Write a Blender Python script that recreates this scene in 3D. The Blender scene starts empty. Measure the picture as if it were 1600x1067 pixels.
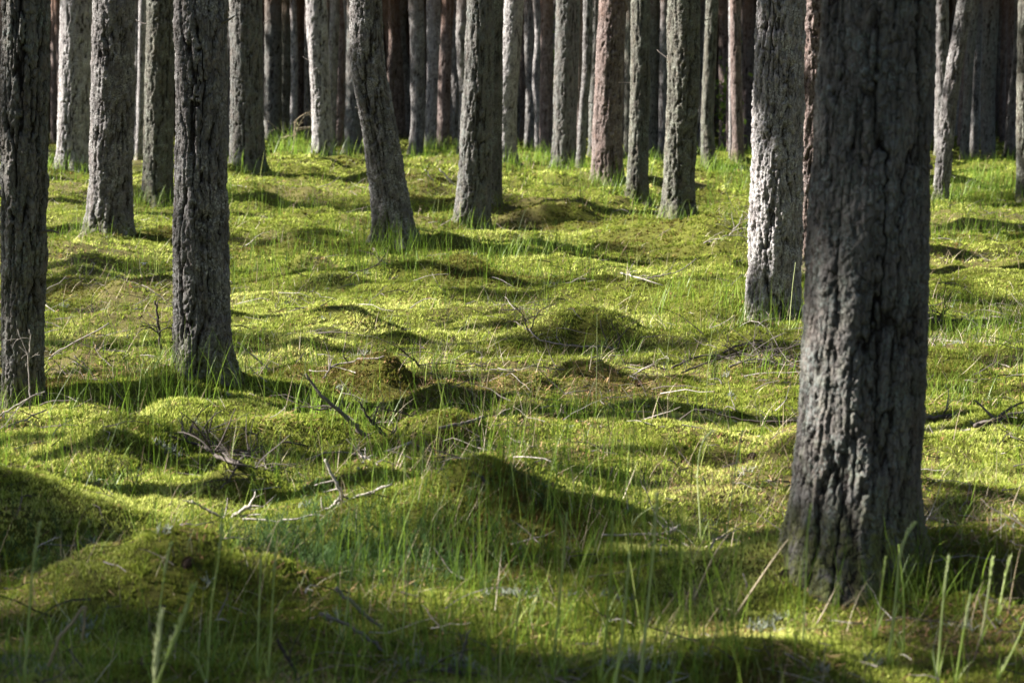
import bpy, math, random
import numpy as np
from mathutils import Vector

# ------------------------------------------------------------------ camera, world, sun, exposure
sc = bpy.context.scene
COL = sc.collection
F = 3500.0                      # focal length in photograph pixels (1600 wide)
EYE = 1.56
PITCH = math.atan(415.5 / F)
cam_d = bpy.data.cameras.new("camera"); cam = bpy.data.objects.new("camera", cam_d); COL.objects.link(cam)
cam_d.sensor_width = 36.0; cam_d.lens = F / 1600 * 36.0
cam_d.clip_start = 0.1; cam_d.clip_end = 2000
cam_d.dof.use_dof = True; cam_d.dof.focus_distance = 12.6; cam_d.dof.aperture_fstop = 5.4
cam.location = (0, 0, EYE); cam.rotation_euler = (math.pi / 2 - PITCH, 0, 0)
sc.camera = cam

SUN_EL = math.radians(36); SUN_BACK = math.radians(10)
world = bpy.data.worlds.new("World"); sc.world = world; world.use_nodes = True
nt = world.node_tree; nt.nodes.clear()
sky = nt.nodes.new("ShaderNodeTexSky"); sky.sky_type = 'NISHITA'; sky.sun_disc = False
sky.sun_elevation = SUN_EL; sky.sun_rotation = math.radians(-80)
bg = nt.nodes.new("ShaderNodeBackground"); bg.inputs[1].default_value = 0.055
wo = nt.nodes.new("ShaderNodeOutputWorld")
nt.links.new(sky.outputs[0], bg.inputs[0]); nt.links.new(bg.outputs[0], wo.inputs[0])
TOSUN = Vector((-math.cos(SUN_EL) * math.cos(SUN_BACK), math.cos(SUN_EL) * math.sin(SUN_BACK), math.sin(SUN_EL)))
sd = bpy.data.lights.new("sun", 'SUN'); sd.energy = 5.0; sd.angle = math.radians(0.53); sd.color = (1, 0.95, 0.86)
so = bpy.data.objects.new("sun", sd); COL.objects.link(so)
so.rotation_euler = TOSUN.to_track_quat('Z', 'Y').to_euler()
sc.view_settings.view_transform = 'Standard'; sc.view_settings.look = 'None'
sc.view_settings.exposure = 2.38; sc.view_settings.gamma = 1.0
sc.render.engine = 'CYCLES'
cy = sc.cycles
cy.max_bounces = 6; cy.diffuse_bounces = 3; cy.glossy_bounces = 2; cy.transmission_bounces = 3; cy.transparent_max_bounces = 4
cy.use_denoising = True
cy.caustics_reflective = False; cy.caustics_refractive = False

# ------------------------------------------------------------------ helpers
RNG = np.random.default_rng(11)
random.seed(11)

def tag(o, label=None, cat=None, group=None, kind=None):
    if label: o['label'] = label
    if cat: o['category'] = cat
    if group: o['group'] = group
    if kind: o['kind'] = kind
    return o

def mesh_np(name, V, Q=None, T=None, mat=None, attrs=None, smooth=False):
    """V (n,3), Q (m,4) quads, T (k,3) triangles, attrs {name: per-vertex floats}"""
    me = bpy.data.meshes.new(name)
    V = np.asarray(V, dtype=np.float32)
    me.vertices.add(len(V)); me.vertices.foreach_set("co", V.ravel())
    loops = []; starts = []; n = 0
    if Q is not None and len(Q):
        Q = np.asarray(Q, dtype=np.int32); loops.append(Q.ravel()); starts.append(np.arange(len(Q), dtype=np.int32) * 4); n = len(Q) * 4
    if T is not None and len(T):
        T = np.asarray(T, dtype=np.int32); loops.append(T.ravel()); starts.append(np.arange(len(T), dtype=np.int32) * 3 + n)
    loops = np.concatenate(loops); starts = np.concatenate(starts)
    me.loops.add(len(loops)); me.loops.foreach_set("vertex_index", loops)
    me.polygons.add(len(starts)); me.polygons.foreach_set("loop_start", starts)
    me.update(calc_edges=True)
    me.polygons.foreach_set("use_smooth", np.full(len(starts), smooth, dtype=bool))
    for k, a in (attrs or {}).items():
        at = me.attributes.new(k, 'FLOAT', 'POINT'); at.data.foreach_set("value", np.asarray(a, dtype=np.float32))
    if mat: me.materials.append(mat)
    return me

def obj(name, me, parent=None, loc=(0, 0, 0)):
    o = bpy.data.objects.new(name, me); COL.objects.link(o); o.parent = parent; o.location = loc
    return o

# value noise
def _h(ix, iy, iz, s):
    n = (ix.astype(np.int64) * 374761393 + iy.astype(np.int64) * 668265263 + iz.astype(np.int64) * 2147483647 + s * 974711) & 0xffffffff
    n = ((n ^ (n >> 13)) * 1274126177) & 0xffffffff
    n = ((n ^ (n >> 16)) * 2246822519) & 0xffffffff
    return ((n ^ (n >> 15)) & 0xffffff).astype(np.float32) / 16777215.0

def vn3(x, y, z, s=0):
    x, y, z = np.broadcast_arrays(np.asarray(x, float), np.asarray(y, float), np.asarray(z, float))
    ix = np.floor(x); iy = np.floor(y); iz = np.floor(z)
    fx = x - ix; fy = y - iy; fz = z - iz
    fx = fx * fx * (3 - 2 * fx); fy = fy * fy * (3 - 2 * fy); fz = fz * fz * (3 - 2 * fz)
    ix = ix.astype(np.int64); iy = iy.astype(np.int64); iz = iz.astype(np.int64)
    r = 0
    for a in (0, 1):
        wa = fx if a else 1 - fx
        for b in (0, 1):
            wb = fy if b else 1 - fy
            for c in (0, 1):
                wc = fz if c else 1 - fz
                r = r + wa * wb * wc * _h(ix + a, iy + b, iz + c, s)
    return r * 2 - 1

def vn2(x, y, s=0):
    x = np.asarray(x, float); y = np.asarray(y, float)
    ix = np.floor(x); iy = np.floor(y); fx = x - ix; fy = y - iy
    fx = fx * fx * (3 - 2 * fx); fy = fy * fy * (3 - 2 * fy)
    ix = ix.astype(np.int64); iy = iy.astype(np.int64); z0 = np.zeros_like(ix)
    r = 0
    for a in (0, 1):
        for b in (0, 1):
            r = r + (fx if a else 1 - fx) * (fy if b else 1 - fy) * _h(ix + a, iy + b, z0, s)
    return r * 2 - 1

def sstep(a, b, x):
    t = np.clip((x - a) / (b - a), 0, 1); return t * t * (3 - 2 * t)

def flat(px, py, h=0.0):
    """world point at height h seen at photograph pixel (px, py)"""
    a = (px - 800) / F; b = -(py - 533.5) / F
    cp, sp = math.cos(PITCH), math.sin(PITCH)
    dx, dy, dz = a, cp + b * sp, -sp + b * cp
    t = (h - EYE) / dz
    return dx * t, dy * t

# hummocks: peak pixel (x, y), height, radius across, radius in depth
HUM = []
def hum(px, py, h, rx, ry):
    x, y = flat(px, py, h); HUM.append((x, y, h, rx, ry))
hum(-50, 722, .24, .62, .45); hum(250, 832, .17, .32, .30); hum(735, 748, .145, .55, .42); hum(600, 800, .04, .40, .3)
hum(1330, 830, .15, .60, .38); hum(1120, 1000, .05, .40, .28); hum(200, 590, .13, .50, .45); hum(390, 594, .10, .45, .5)
hum(600, 428, .14, .50, .55); hum(490, 410, .14, .5, .7); hum(680, 405, .14, .8, .7); hum(1210, 505, .15, .65, .7)
hum(1110, 430, .14, .7, .7); hum(900, 425, .07, 1.4, .7); hum(240, 462, .13, .6, .7); hum(120, 420, .12, .7, .8)
hum(930, 495, .12, .5, .5); hum(620, 525, .08, .7, .6); hum(430, 470, .12, .7, .8); hum(740, 365, .14, 1.1, 1.2)
hum(1110, 340, .14, .8, 1.2); hum(920, 292, .28, 1.1, 1.6); hum(420, 285, .22, 1.4, 1.6); hum(540, 262, .26, 1.5, 2)
hum(170, 365, .14, .8, .9); hum(1060, 660, .10, .5, .45); hum(900, 640, .07, .5, .5); hum(820, 700, .05, .5, .4)
hum(380, 655, .07, .4, .4); hum(1560, 640, .08, .5, .5); hum(1530, 810, .10, .4, .35); hum(1540, 400, .15, .9, .9)
hum(1500, 350, .15, .9, 1.1); hum(700, 300, .2, 1.3, 1.6); hum(1280, 330, .15, .9, 1.2)
hum(640, 470, .05, .6, .5); hum(150, 690, .05, .5, .3); hum(420, 900, .06, .5, .3); hum(760, 600, .06, .5, .4)
_r = random.Random(5)
for _ in range(1500):
    yy = 5 + 60 * _r.random() ** 1.3; xx = (_r.random() - .5) * (yy * .62 + 3)
    if yy < 10.5 and xx < -.9 or yy < 9: continue
    if any(abs(xx - q[0]) < .42 + .01 * yy and abs(yy - q[1]) < .5 + .02 * yy for q in HUM): continue
    HUM.append((xx, yy, _r.uniform(.03, .095) * (.5 if yy < 9 else 1 if yy < 20 else 1.7), _r.uniform(.2, .5) * (1 + yy * .02), _r.uniform(.2, .4) * (1 + yy * .03)))

for _ in range(900):
    yy = 8 + 30 * _r.random() ** 1.2; xx = (_r.random() - .5) * (yy * .56 + 2)
    HUM.append((xx, yy, _r.uniform(.02, .055) * (1 + yy * .02), _r.uniform(.10, .24) * (1 + yy * .02), _r.uniform(.10, .22) * (1 + yy * .03)))

def terr(x, y):
    x = np.asarray(x, dtype=np.float64); y = np.asarray(y, dtype=np.float64)
    r = np.hypot(x, y)
    z = 0.36 * np.exp(-((x + 4.5) / 4.5) ** 2 - ((y - 30) / 7) ** 2)
    z = z + 0.15 * np.exp(-((x - 7) / 4) ** 2 - ((y - 34) / 7) ** 2)
    z = z + 0.10 * vn2(x * .22 + 3, y * .16 + 1, 3) * sstep(12, 30, r)
    z = z + 0.030 * vn2(x * 1.1, y * 1.3, 4) + 0.026 * vn2(x * 2.9, y * 3.1, 5) + 0.012 * vn2(x * 8, y * 8, 6) + .004 * vn2(x * 22, y * 22, 8)
    z = z - .02 - .12 * sstep(6.5, 20, r)
    z = z + 3.5 * sstep(95, 190, r) + .6 * sstep(50, 100, r) * vn2(x * .06, y * .05, 9)
    lump = 1 + .14 * vn2(x * 5, y * 5, 7)
    x0, y0 = x, y
    x = x + .10 * vn2(x0 * 2.2, y0 * 2.2, 11) + .04 * vn2(x0 * 7, y0 * 7, 12); y = y + .10 * vn2(x0 * 2.2 + 7, y0 * 2.2, 13) + .04 * vn2(x0 * 7, y0 * 7 + 5, 14)
    sh = x.shape; x = x.ravel(); y = y.ravel(); lump = np.ravel(lump); add = np.zeros(x.shape)
    order = np.argsort(y); xs = x[order]; ys = y[order]; ad = np.zeros(x.shape)
    for hx, hy, hh, rx, ry in HUM:
        lo, hi = np.searchsorted(ys, (hy - 2.1 * ry, hy + 2.1 * ry))
        if hi > lo:
            d2 = ((xs[lo:hi] - hx) / rx) ** 2 + ((ys[lo:hi] - hy) / ry) ** 2
            ad[lo:hi] += hh * np.exp(-np.minimum(d2, 9) ** 1.15)
    add[order] = ad; z = z + (add * lump).reshape(sh)
    return z

_cache = {}
def hit(px, py):
    a = (px - 800) / F; b = -(py - 533.5) / F
    cp, sp = math.cos(PITCH), math.sin(PITCH)
    dx, dy, dz = a, cp + b * sp, -sp + b * cp
    t = np.exp(np.linspace(math.log(3.2), math.log(110), 2600))
    zr = EYE + dz * t; zt = terr(dx * t, dy * t)
    k = np.nonzero(zr < zt)[0]
    if len(k) == 0: k = [len(t) - 1]
    tt = t[k[0]]
    return np.array([dx * tt, dy * tt, float(zt[k[0]])])

def at_depth(px, py, Y):
    a = (px - 800) / F; b = -(py - 533.5) / F
    cp, sp = math.cos(PITCH), math.sin(PITCH)
    t = Y / (cp + b * sp)
    return np.array([a * t, Y, EYE + (-sp + b * cp) * t])

# ------------------------------------------------------------------ materials
def new_mat(name):
    m = bpy.data.materials.new(name); m.use_nodes = True; n = m.node_tree; n.nodes.clear()
    return m, n
def nd(n, t, **kw):
    x = n.nodes.new(t)
    for k, v in kw.items(): setattr(x, k, v)
    return x
def ramp(n, fac, stops):
    r = nd(n, "ShaderNodeValToRGB"); e = r.color_ramp.elements
    while len(e) < len(stops): e.new(0.5)
    for i, (p, c) in enumerate(stops): e[i].position = p; e[i].color = (*c, 1)
    n.links.new(fac, r.inputs[0]); return r.outputs[0]
def noise(n, vec, scale, detail=3, rough=.55):
    x = nd(n, "ShaderNodeTexNoise"); x.inputs["Scale"].default_value = scale; x.inputs["Detail"].default_value = detail
    x.inputs["Roughness"].default_value = rough
    n.links.new(vec, x.inputs["Vector"]); return x.outputs["Fac"]
def mixc(n, fac, a, b):
    x = nd(n, "ShaderNodeMix", data_type='RGBA')
    if isinstance(fac, (int, float)): x.inputs[0].default_value = fac
    else: n.links.new(fac, x.inputs[0])
    for s, i in ((a, 6), (b, 7)):
        if isinstance(s, tuple): x.inputs[i].default_value = (*s, 1)
        else: n.links.new(s, x.inputs[i])
    return x.outputs[2]
def mth(n, op, a, b=None):
    x = nd(n, "ShaderNodeMath", operation=op)
    for i, s in enumerate((a, b)):
        if s is None: continue
        if isinstance(s, (int, float)): x.inputs[i].default_value = s
        else: n.links.new(s, x.inputs[i])
    return x.outputs[0]
def attr(n, name):
    x = nd(n, "ShaderNodeAttribute"); x.attribute_name = name; return x.outputs["Fac"]

def bark_mat(name, plate_a, plate_b, crack, lichen, lich_amt, green_amt, red_h=2.6):
    m, n = new_mat(name)
    tc = nd(n, "ShaderNodeTexCoord").outputs["Object"]
    mp = nd(n, "ShaderNodeMapping"); mp.inputs["Scale"].default_value = (1, 1, .35); n.links.new(tc, mp.inputs[0]); st = mp.outputs[0]
    vo = nd(n, "ShaderNodeTexVoronoi", feature='DISTANCE_TO_EDGE'); vo.inputs["Scale"].default_value = 55
    wv = nd(n, "ShaderNodeVectorMath", operation='ADD'); nz = nd(n, "ShaderNodeTexNoise"); nz.inputs["Scale"].default_value = 40; n.links.new(st, nz.inputs["Vector"])
    sc_ = nd(n, "ShaderNodeVectorMath", operation='SCALE'); sc_.inputs["Scale"].default_value = .03; n.links.new(nz.outputs["Color"], sc_.inputs[0])
    n.links.new(st, wv.inputs[0]); n.links.new(sc_.outputs[0], wv.inputs[1]); n.links.new(wv.outputs[0], vo.inputs["Vector"])
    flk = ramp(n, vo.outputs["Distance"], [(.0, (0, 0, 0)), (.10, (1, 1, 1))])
    c = ramp(n, noise(n, st, 22, 5, .65), [(.25, plate_a), (.75, plate_b)])
    c = mixc(n, mth(n, 'MULTIPLY', attr(n, "cellr"), .45), c, tuple(x * 1.5 for x in plate_b))
    # reddish flakes where the grey skin has come off
    fl = ramp(n, noise(n, st, 11, 5, .7), [(.54, (0, 0, 0)), (.68, (1, 1, 1))])
    c = mixc(n, mth(n, 'MULTIPLY', fl, .5), c, tuple(0.75 * a + b for a, b in zip(plate_b, (.035, .0, -.015))))
    lp = ramp(n, noise(n, tc, 34, 5, .7), [(.52, (0, 0, 0)), (.64, (1, 1, 1))])
    c = mixc(n, mth(n, 'MULTIPLY', lp, .4 * lich_amt), c, tuple(.5 * a + .3 * b for a, b in zip(plate_b, lichen)))
    # lichen flecks
    l1 = ramp(n, noise(n, tc, 85, 4, .7), [(.56 - lich_amt * .12, (0, 0, 0)), (.66, (1, 1, 1))])
    l2 = ramp(n, noise(n, tc, 7, 3, .6), [(.42, (0, 0, 0)), (.62, (1, 1, 1))])
    c = mixc(n, mth(n, 'MULTIPLY', mth(n, 'MULTIPLY', l1, l2), lich_amt), c, lichen)
    # green algae near the foot
    sx = nd(n, "ShaderNodeSeparateXYZ"); n.links.new(tc, sx.inputs[0])
    foot = nd(n, "ShaderNodeMapRange"); foot.inputs[1].default_value = 0.0; foot.inputs[2].default_value = .9; foot.inputs[3].default_value = 1; foot.inputs[4].default_value = .25
    n.links.new(sx.outputs[2], foot.inputs[0])
    g = ramp(n, noise(n, tc, 16, 3), [(.45, (0, 0, 0)), (.7, (1, 1, 1))])
    c = mixc(n, mth(n, 'MULTIPLY', mth(n, 'MULTIPLY', g, foot.outputs[0]), green_amt), c, (.115, .135, .075))
    mf = nd(n, "ShaderNodeMapRange"); mf.inputs[1].default_value = 0.02; mf.inputs[2].default_value = .17; mf.inputs[3].default_value = 1.1; mf.inputs[4].default_value = 0
    n.links.new(sx.outputs[2], mf.inputs[0])
    mo = mth(n, 'MULTIPLY', mf.outputs[0], ramp(n, noise(n, tc, 24, 4, .7), [(.38, (0, 0, 0)), (.6, (1, 1, 1))]))
    c = mixc(n, mth(n, 'MINIMUM', mo, .75), c, (.12, .13, .03))
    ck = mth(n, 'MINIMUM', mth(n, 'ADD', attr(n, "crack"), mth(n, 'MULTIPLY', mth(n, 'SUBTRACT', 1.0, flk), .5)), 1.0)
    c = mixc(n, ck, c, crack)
    up = nd(n, "ShaderNodeMapRange"); up.inputs[1].default_value = red_h; up.inputs[2].default_value = red_h + 3.5
    n.links.new(sx.outputs[2], up.inputs[0])
    c = mixc(n, up.outputs[0], c, (.19, .085, .042))
    p = nd(n, "ShaderNodeBsdfPrincipled"); p.inputs["Roughness"].default_value = .92; p.inputs["Specular IOR Level"].default_value = .18
    n.links.new(c, p.inputs["Base Color"])
    bp = nd(n, "ShaderNodeBump"); bp.inputs["Strength"].default_value = .9; bp.inputs["Distance"].default_value = .006
    hh = mth(n, 'ADD', noise(n, st, 110, 5, .7), mth(n, 'ADD', mth(n, 'MULTIPLY', l1, .3), mth(n, 'MULTIPLY', flk, .8)))
    n.links.new(hh, bp.inputs["Height"]); n.links.new(bp.outputs[0], p.inputs["Normal"])
    o = nd(n, "ShaderNodeOutputMaterial"); n.links.new(p.outputs[0], o.inputs[0])
    return m

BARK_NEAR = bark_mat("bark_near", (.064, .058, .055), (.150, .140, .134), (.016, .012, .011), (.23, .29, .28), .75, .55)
BARK_SUNLIT = bark_mat("bark_sunlit", (.115, .10, .10), (.30, .282, .288), (.026, .020, .020), (.60, .60, .59), .95, .3)  # lichened bark brightened for the sunlit trunks, sunlight put into the colour
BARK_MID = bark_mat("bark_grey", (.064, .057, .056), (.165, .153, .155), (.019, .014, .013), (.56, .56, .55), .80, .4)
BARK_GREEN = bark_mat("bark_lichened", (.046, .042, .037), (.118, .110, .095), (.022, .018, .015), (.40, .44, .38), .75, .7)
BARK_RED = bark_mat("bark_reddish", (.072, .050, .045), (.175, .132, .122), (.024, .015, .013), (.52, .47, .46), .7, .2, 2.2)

def leafy_mat(name, stops, trans=.4, rough=.6, spec=.2, noise_scale=None, noise_amt=0):
    m, n = new_mat(name)
    c = ramp(n, attr(n, "tint"), stops)
    p = nd(n, "ShaderNodeBsdfPrincipled"); p.inputs["Roughness"].default_value = rough; p.inputs["Specular IOR Level"].default_value = spec
    n.links.new(c, p.inputs["Base Color"])
    t = nd(n, "ShaderNodeBsdfTranslucent"); n.links.new(c, t.inputs[0])
    mx = nd(n, "ShaderNodeMixShader"); mx.inputs[0].default_value = trans
    n.links.new(p.outputs[0], mx.inputs[1]); n.links.new(t.outputs[0], mx.inputs[2])
    o = nd(n, "ShaderNodeOutputMaterial"); n.links.new(mx.outputs[0], o.inputs[0])
    return m

MOSS = leafy_mat("moss_fronds", [(0, (.085, .055, .022)), (.2, (.115, .105, .020)), (.42, (.138, .175, .024)), (.68, (.262, .305, .046)), (.93, (.58, .61, .19)), (1, (.30, .18, .08))], .35, .8, .1)  # palest tint carries the moss's sunlit highlights in its colour
GRASS = leafy_mat("grass_blades", [(0, (.045, .085, .010)), (.5, (.125, .215, .022)), (.85, (.26, .38, .055)), (1, (.42, .48, .15))], .5, .45, .35)
STRAW = leafy_mat("dry_straw", [(0, (.10, .07, .045)), (.5, (.30, .235, .15)), (1, (.58, .51, .38))], .25, .7, .2)
HORSE = leafy_mat("horsetail_green", [(0, (.022, .05, .012)), (.6, (.055, .115, .024)), (1, (.12, .20, .045))], .35, .6, .2)
NEEDLE = leafy_mat("pine_needles", [(0, (.02, .04, .018)), (1, (.05, .09, .035))], .15, .6, .2)
TWIG = leafy_mat("dead_twigs", [(0, (.030, .024, .022)), (.35, (.095, .080, .072)), (.7, (.20, .175, .16)), (1, (.36, .325, .29))], 0, .85, .15)
LICH = leafy_mat("reindeer_lichen", [(0, (.14, .155, .13)), (1, (.40, .43, .37))], .2, .9, .1)
CONE = leafy_mat("cone_scales", [(0, (.05, .033, .024)), (1, (.20, .13, .09))], 0, .8, .2)
PETAL = leafy_mat("white_petals", [(0, (.7, .7, .68)), (1, (.82, .82, .80))], .3, .6, .2)

m, n = new_mat("moss_ground")
tc = nd(n, "ShaderNodeTexCoord").outputs["Object"]
n1 = noise(n, tc, 9, 5, .7)
c = ramp(n, n1, [(.25, (.050, .048, .012)), (.5, (.110, .115, .018)), (.75, (.19, .205, .03))])
n2 = ramp(n, noise(n, tc, 120, 4, .8), [(.3, (.35, .35, .35)), (.7, (1, 1, 1))])
mm = nd(n, "ShaderNodeMix", data_type='RGBA', blend_type='MULTIPLY'); mm.inputs[0].default_value = .8
n.links.new(c, mm.inputs[6]); n.links.new(n2, mm.inputs[7]); c = mm.outputs[2]
c = mixc(n, attr(n, "litter"), c, (.13, .09, .055))
p = nd(n, "ShaderNodeBsdfPrincipled"); p.inputs["Roughness"].default_value = .95; p.inputs["Specular IOR Level"].default_value = .1
n.links.new(c, p.inputs["Base Color"])
bp = nd(n, "ShaderNodeBump"); bp.inputs["Strength"].default_value = 1; bp.inputs["Distance"].default_value = .02
n.links.new(noise(n, tc, 70, 6, .8), bp.inputs["Height"]); n.links.new(bp.outputs[0], p.inputs["Normal"])
o_ = nd(n, "ShaderNodeOutputMaterial"); n.links.new(p.outputs[0], o_.inputs[0])
GROUND = m

# ------------------------------------------------------------------ ground
def litter_mask(x, y):
    return sstep(.30, .62, vn2(x * .8 + 40, y * .6, 21) + .35 * vn2(x * 4, y * 4, 22))

def build_ground():
    ang = np.concatenate([np.linspace(-180, -19, 110)[:-1], np.linspace(-19, 19, 620), np.linspace(19, 180, 110)[1:]]) * math.pi / 180
    ang = ang[:-1]
    rr = np.exp(np.linspace(math.log(.4), math.log(4.5), 40)); rr = np.concatenate([rr[:-1], np.exp(np.linspace(math.log(4.5), math.log(60), 900))[:-1], np.exp(np.linspace(math.log(60), math.log(900), 120))])
    A, R = np.meshgrid(ang, rr)
    X = R * np.sin(A); Y = R * np.cos(A)
    Z = terr(X.ravel(), Y.ravel())
    V = np.stack([X.ravel(), Y.ravel(), Z], 1)
    na = len(ang); nr = len(rr)
    i = np.arange(nr - 1)[:, None] * na + np.arange(na)[None, :]
    j = np.arange(nr - 1)[:, None] * na + (np.arange(na)[None, :] + 1) % na
    Q = np.stack([i, j, j + na, i + na], -1).reshape(-1, 4)[:, ::-1]
    c = len(V); V = np.vstack([V, [[0, 0, float(terr(np.array([0.]), np.array([0.]))[0])]]])
    T = np.stack([np.full(na, c), (np.arange(na) + 1) % na, np.arange(na)], 1)
    lit = np.append(litter_mask(V[:-1, 0], V[:-1, 1]), 0) * .35
    me = mesh_np("ground", V, Q, T, GROUND, {"litter": lit}, True)
    tag(obj("ground", me), "undulating forest floor of mossy hummocks under the pines", "ground", kind="structure")
build_ground()

# ------------------------------------------------------------------ moss fronds
def scatter(n, y0, y1, spread=.30, extra=.6):
    y = np.sqrt(RNG.random(n) * (y1 ** 2 - y0 ** 2) + y0 ** 2)
    x = (RNG.random(n) * 2 - 1) * (y * spread + extra)
    return x, y

def build_moss():
    Vs = []; tints = []
    for y0, y1, cnt, hgt, wid, nb in ((4.6, 8, 100000, .012, .0034, 5), (8, 12, 120000, .014, .0042, 5), (12, 18, 110000, .016, .0055, 4), (18, 30, 110000, .022, .009, 4), (30, 60, 60000, .04, .024, 3)):
        x, y = scatter(cnt, y0, y1, .27)
        cl = .5 + .5 * vn2(x * 20, y * 20, 31)
        keep = RNG.random(cnt) < (.45 + .55 * cl) * (1 - .35 * litter_mask(x, y)); x = x[keep]; y = y[keep]; cl = cl[keep]; k = len(x)
        z = terr(x, y)
        t0 = .50 + .26 * vn2(x * 1.5, y * 1.1, 32) + .20 * vn2(x * 5, y * 4, 33) + .12 * (RNG.random(k) - .5)
        brown = sstep(.25, .6, vn2(x * .9 + 9, y * .8, 34) + .3 * vn2(x * 5, y * 5, 35))
        t0 = np.clip(t0 - .30 * brown, .02, .9)
        t0 = np.where(RNG.random(k) < .012, 1.0, t0)
        for b in range(nb):
            a = RNG.random(k) * 2 * math.pi; ln = RNG.random(k) * .9 + .1
            s = hgt * (.6 + .8 * RNG.random(k)) * (.7 + .5 * cl); w = wid * (.6 + .8 * RNG.random(k))
            ox = RNG.normal(0, .35 * hgt + .004, k); oy = RNG.normal(0, .35 * hgt + .004, k)
            tipx = x + ox + np.cos(a) * ln * s * 1.5; tipy = y + oy + np.sin(a) * ln * s * 1.5
            ca = RNG.random(k) * math.pi
            v = np.empty((k, 3, 3)); zb = z - .004
            v[:, 0] = np.stack([x + ox - np.cos(ca) * w, y + oy - np.sin(ca) * w, zb], 1)
            v[:, 1] = np.stack([x + ox + np.cos(ca) * w, y + oy + np.sin(ca) * w, zb], 1)
            v[:, 2] = np.stack([tipx, tipy, z + s], 1)
            Vs.append(v.reshape(-1, 3)); tt = np.repeat(np.clip(t0 + .30 * (RNG.random(k) - .5), 0, 1), 3); tt[2::3] = np.clip(tt[2::3] + .16, 0, 1)  # tips tinted lighter, the light they catch painted in
            tints.append(tt)
    V = np.concatenate(Vs); T = np.arange(len(V)).reshape(-1, 3)
    me = mesh_np("moss", V, None, T, MOSS, {"tint": np.concatenate(tints)})
    tag(obj("moss", me), "yellow green feather moss covering the hummocks", "moss", kind="stuff")
build_moss()

FOOT = []
for _p in ((315, 583), (35, 640), (1209, 500), (613, 380), (740, 356), (949, 286), (1060, 344), (172, 357), (246, 319), (387, 266), (115, 268), (504, 243), (1335, 895), (1469, 312), (790, 252), (881, 263), (1107, 260), (996, 314)):
    _h3 = hit(*_p); FOOT.append((_h3[0], _h3[1]))

# ------------------------------------------------------------------ blades (grass, straw)
def blades(x, y, z, L, az, lean, curl, w, tint, segs=4, facing=None):
    """curved tapering strips. all args arrays (k,)"""
    k = len(x); V = np.empty((k, segs * 2 + 1, 3)); t = np.linspace(0, 1, segs + 1)
    fa = az + math.pi / 2 if facing is None else facing
    sx, sy = np.cos(fa), np.sin(fa)
    px = x.copy(); py = y.copy(); pz = z - .01; th = lean.copy()
    cx, cyy = np.cos(az), np.sin(az)
    for i in range(segs + 1):
        ww = w * (1 - t[i] ** 1.5) * .5 + w * .04
        if i < segs:
            V[:, 2 * i] = np.stack([px - sx * ww, py - sy * ww, pz], 1); V[:, 2 * i + 1] = np.stack([px + sx * ww, py + sy * ww, pz], 1)
        else:
            V[:, 2 * i] = np.stack([px, py, pz], 1)
        st = L / segs
        px = px + cx * np.sin(th) * st; py = py + cyy * np.sin(th) * st; pz = pz + np.cos(th) * st
        th = th + curl / segs
    nv = segs * 2 + 1; base = (np.arange(k) * nv)[:, None]
    q = np.array([[2 * i, 2 * i + 1, 2 * i + 3, 2 * i + 2] for i in range(segs - 1)])
    Q = (base[:, :, None] + q[None]).reshape(-1, 4)
    T = base + np.array([[2 * segs - 2, 2 * segs - 1, 2 * segs]])
    return V.reshape(-1, 3), Q, T, np.repeat(tint, nv)

def join(parts):
    V = []; Q = []; T = []; A = []; n = 0
    for v, q, t, a in parts:
        V.append(v); A.append(a)
        if q is not None and len(q): Q.append(q + n)
        if t is not None and len(t): T.append(t + n)
        n += len(v)
    return np.concatenate(V), (np.concatenate(Q) if Q else None), (np.concatenate(T) if T else None), np.concatenate(A)

def gmask(x, y):
    return np.clip(.5 + .9 * vn2(x * .7 + 5, y * .45 + 2, 41) + .35 * vn2(x * 2.6, y * 2.0, 42), 0, 1)

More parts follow.
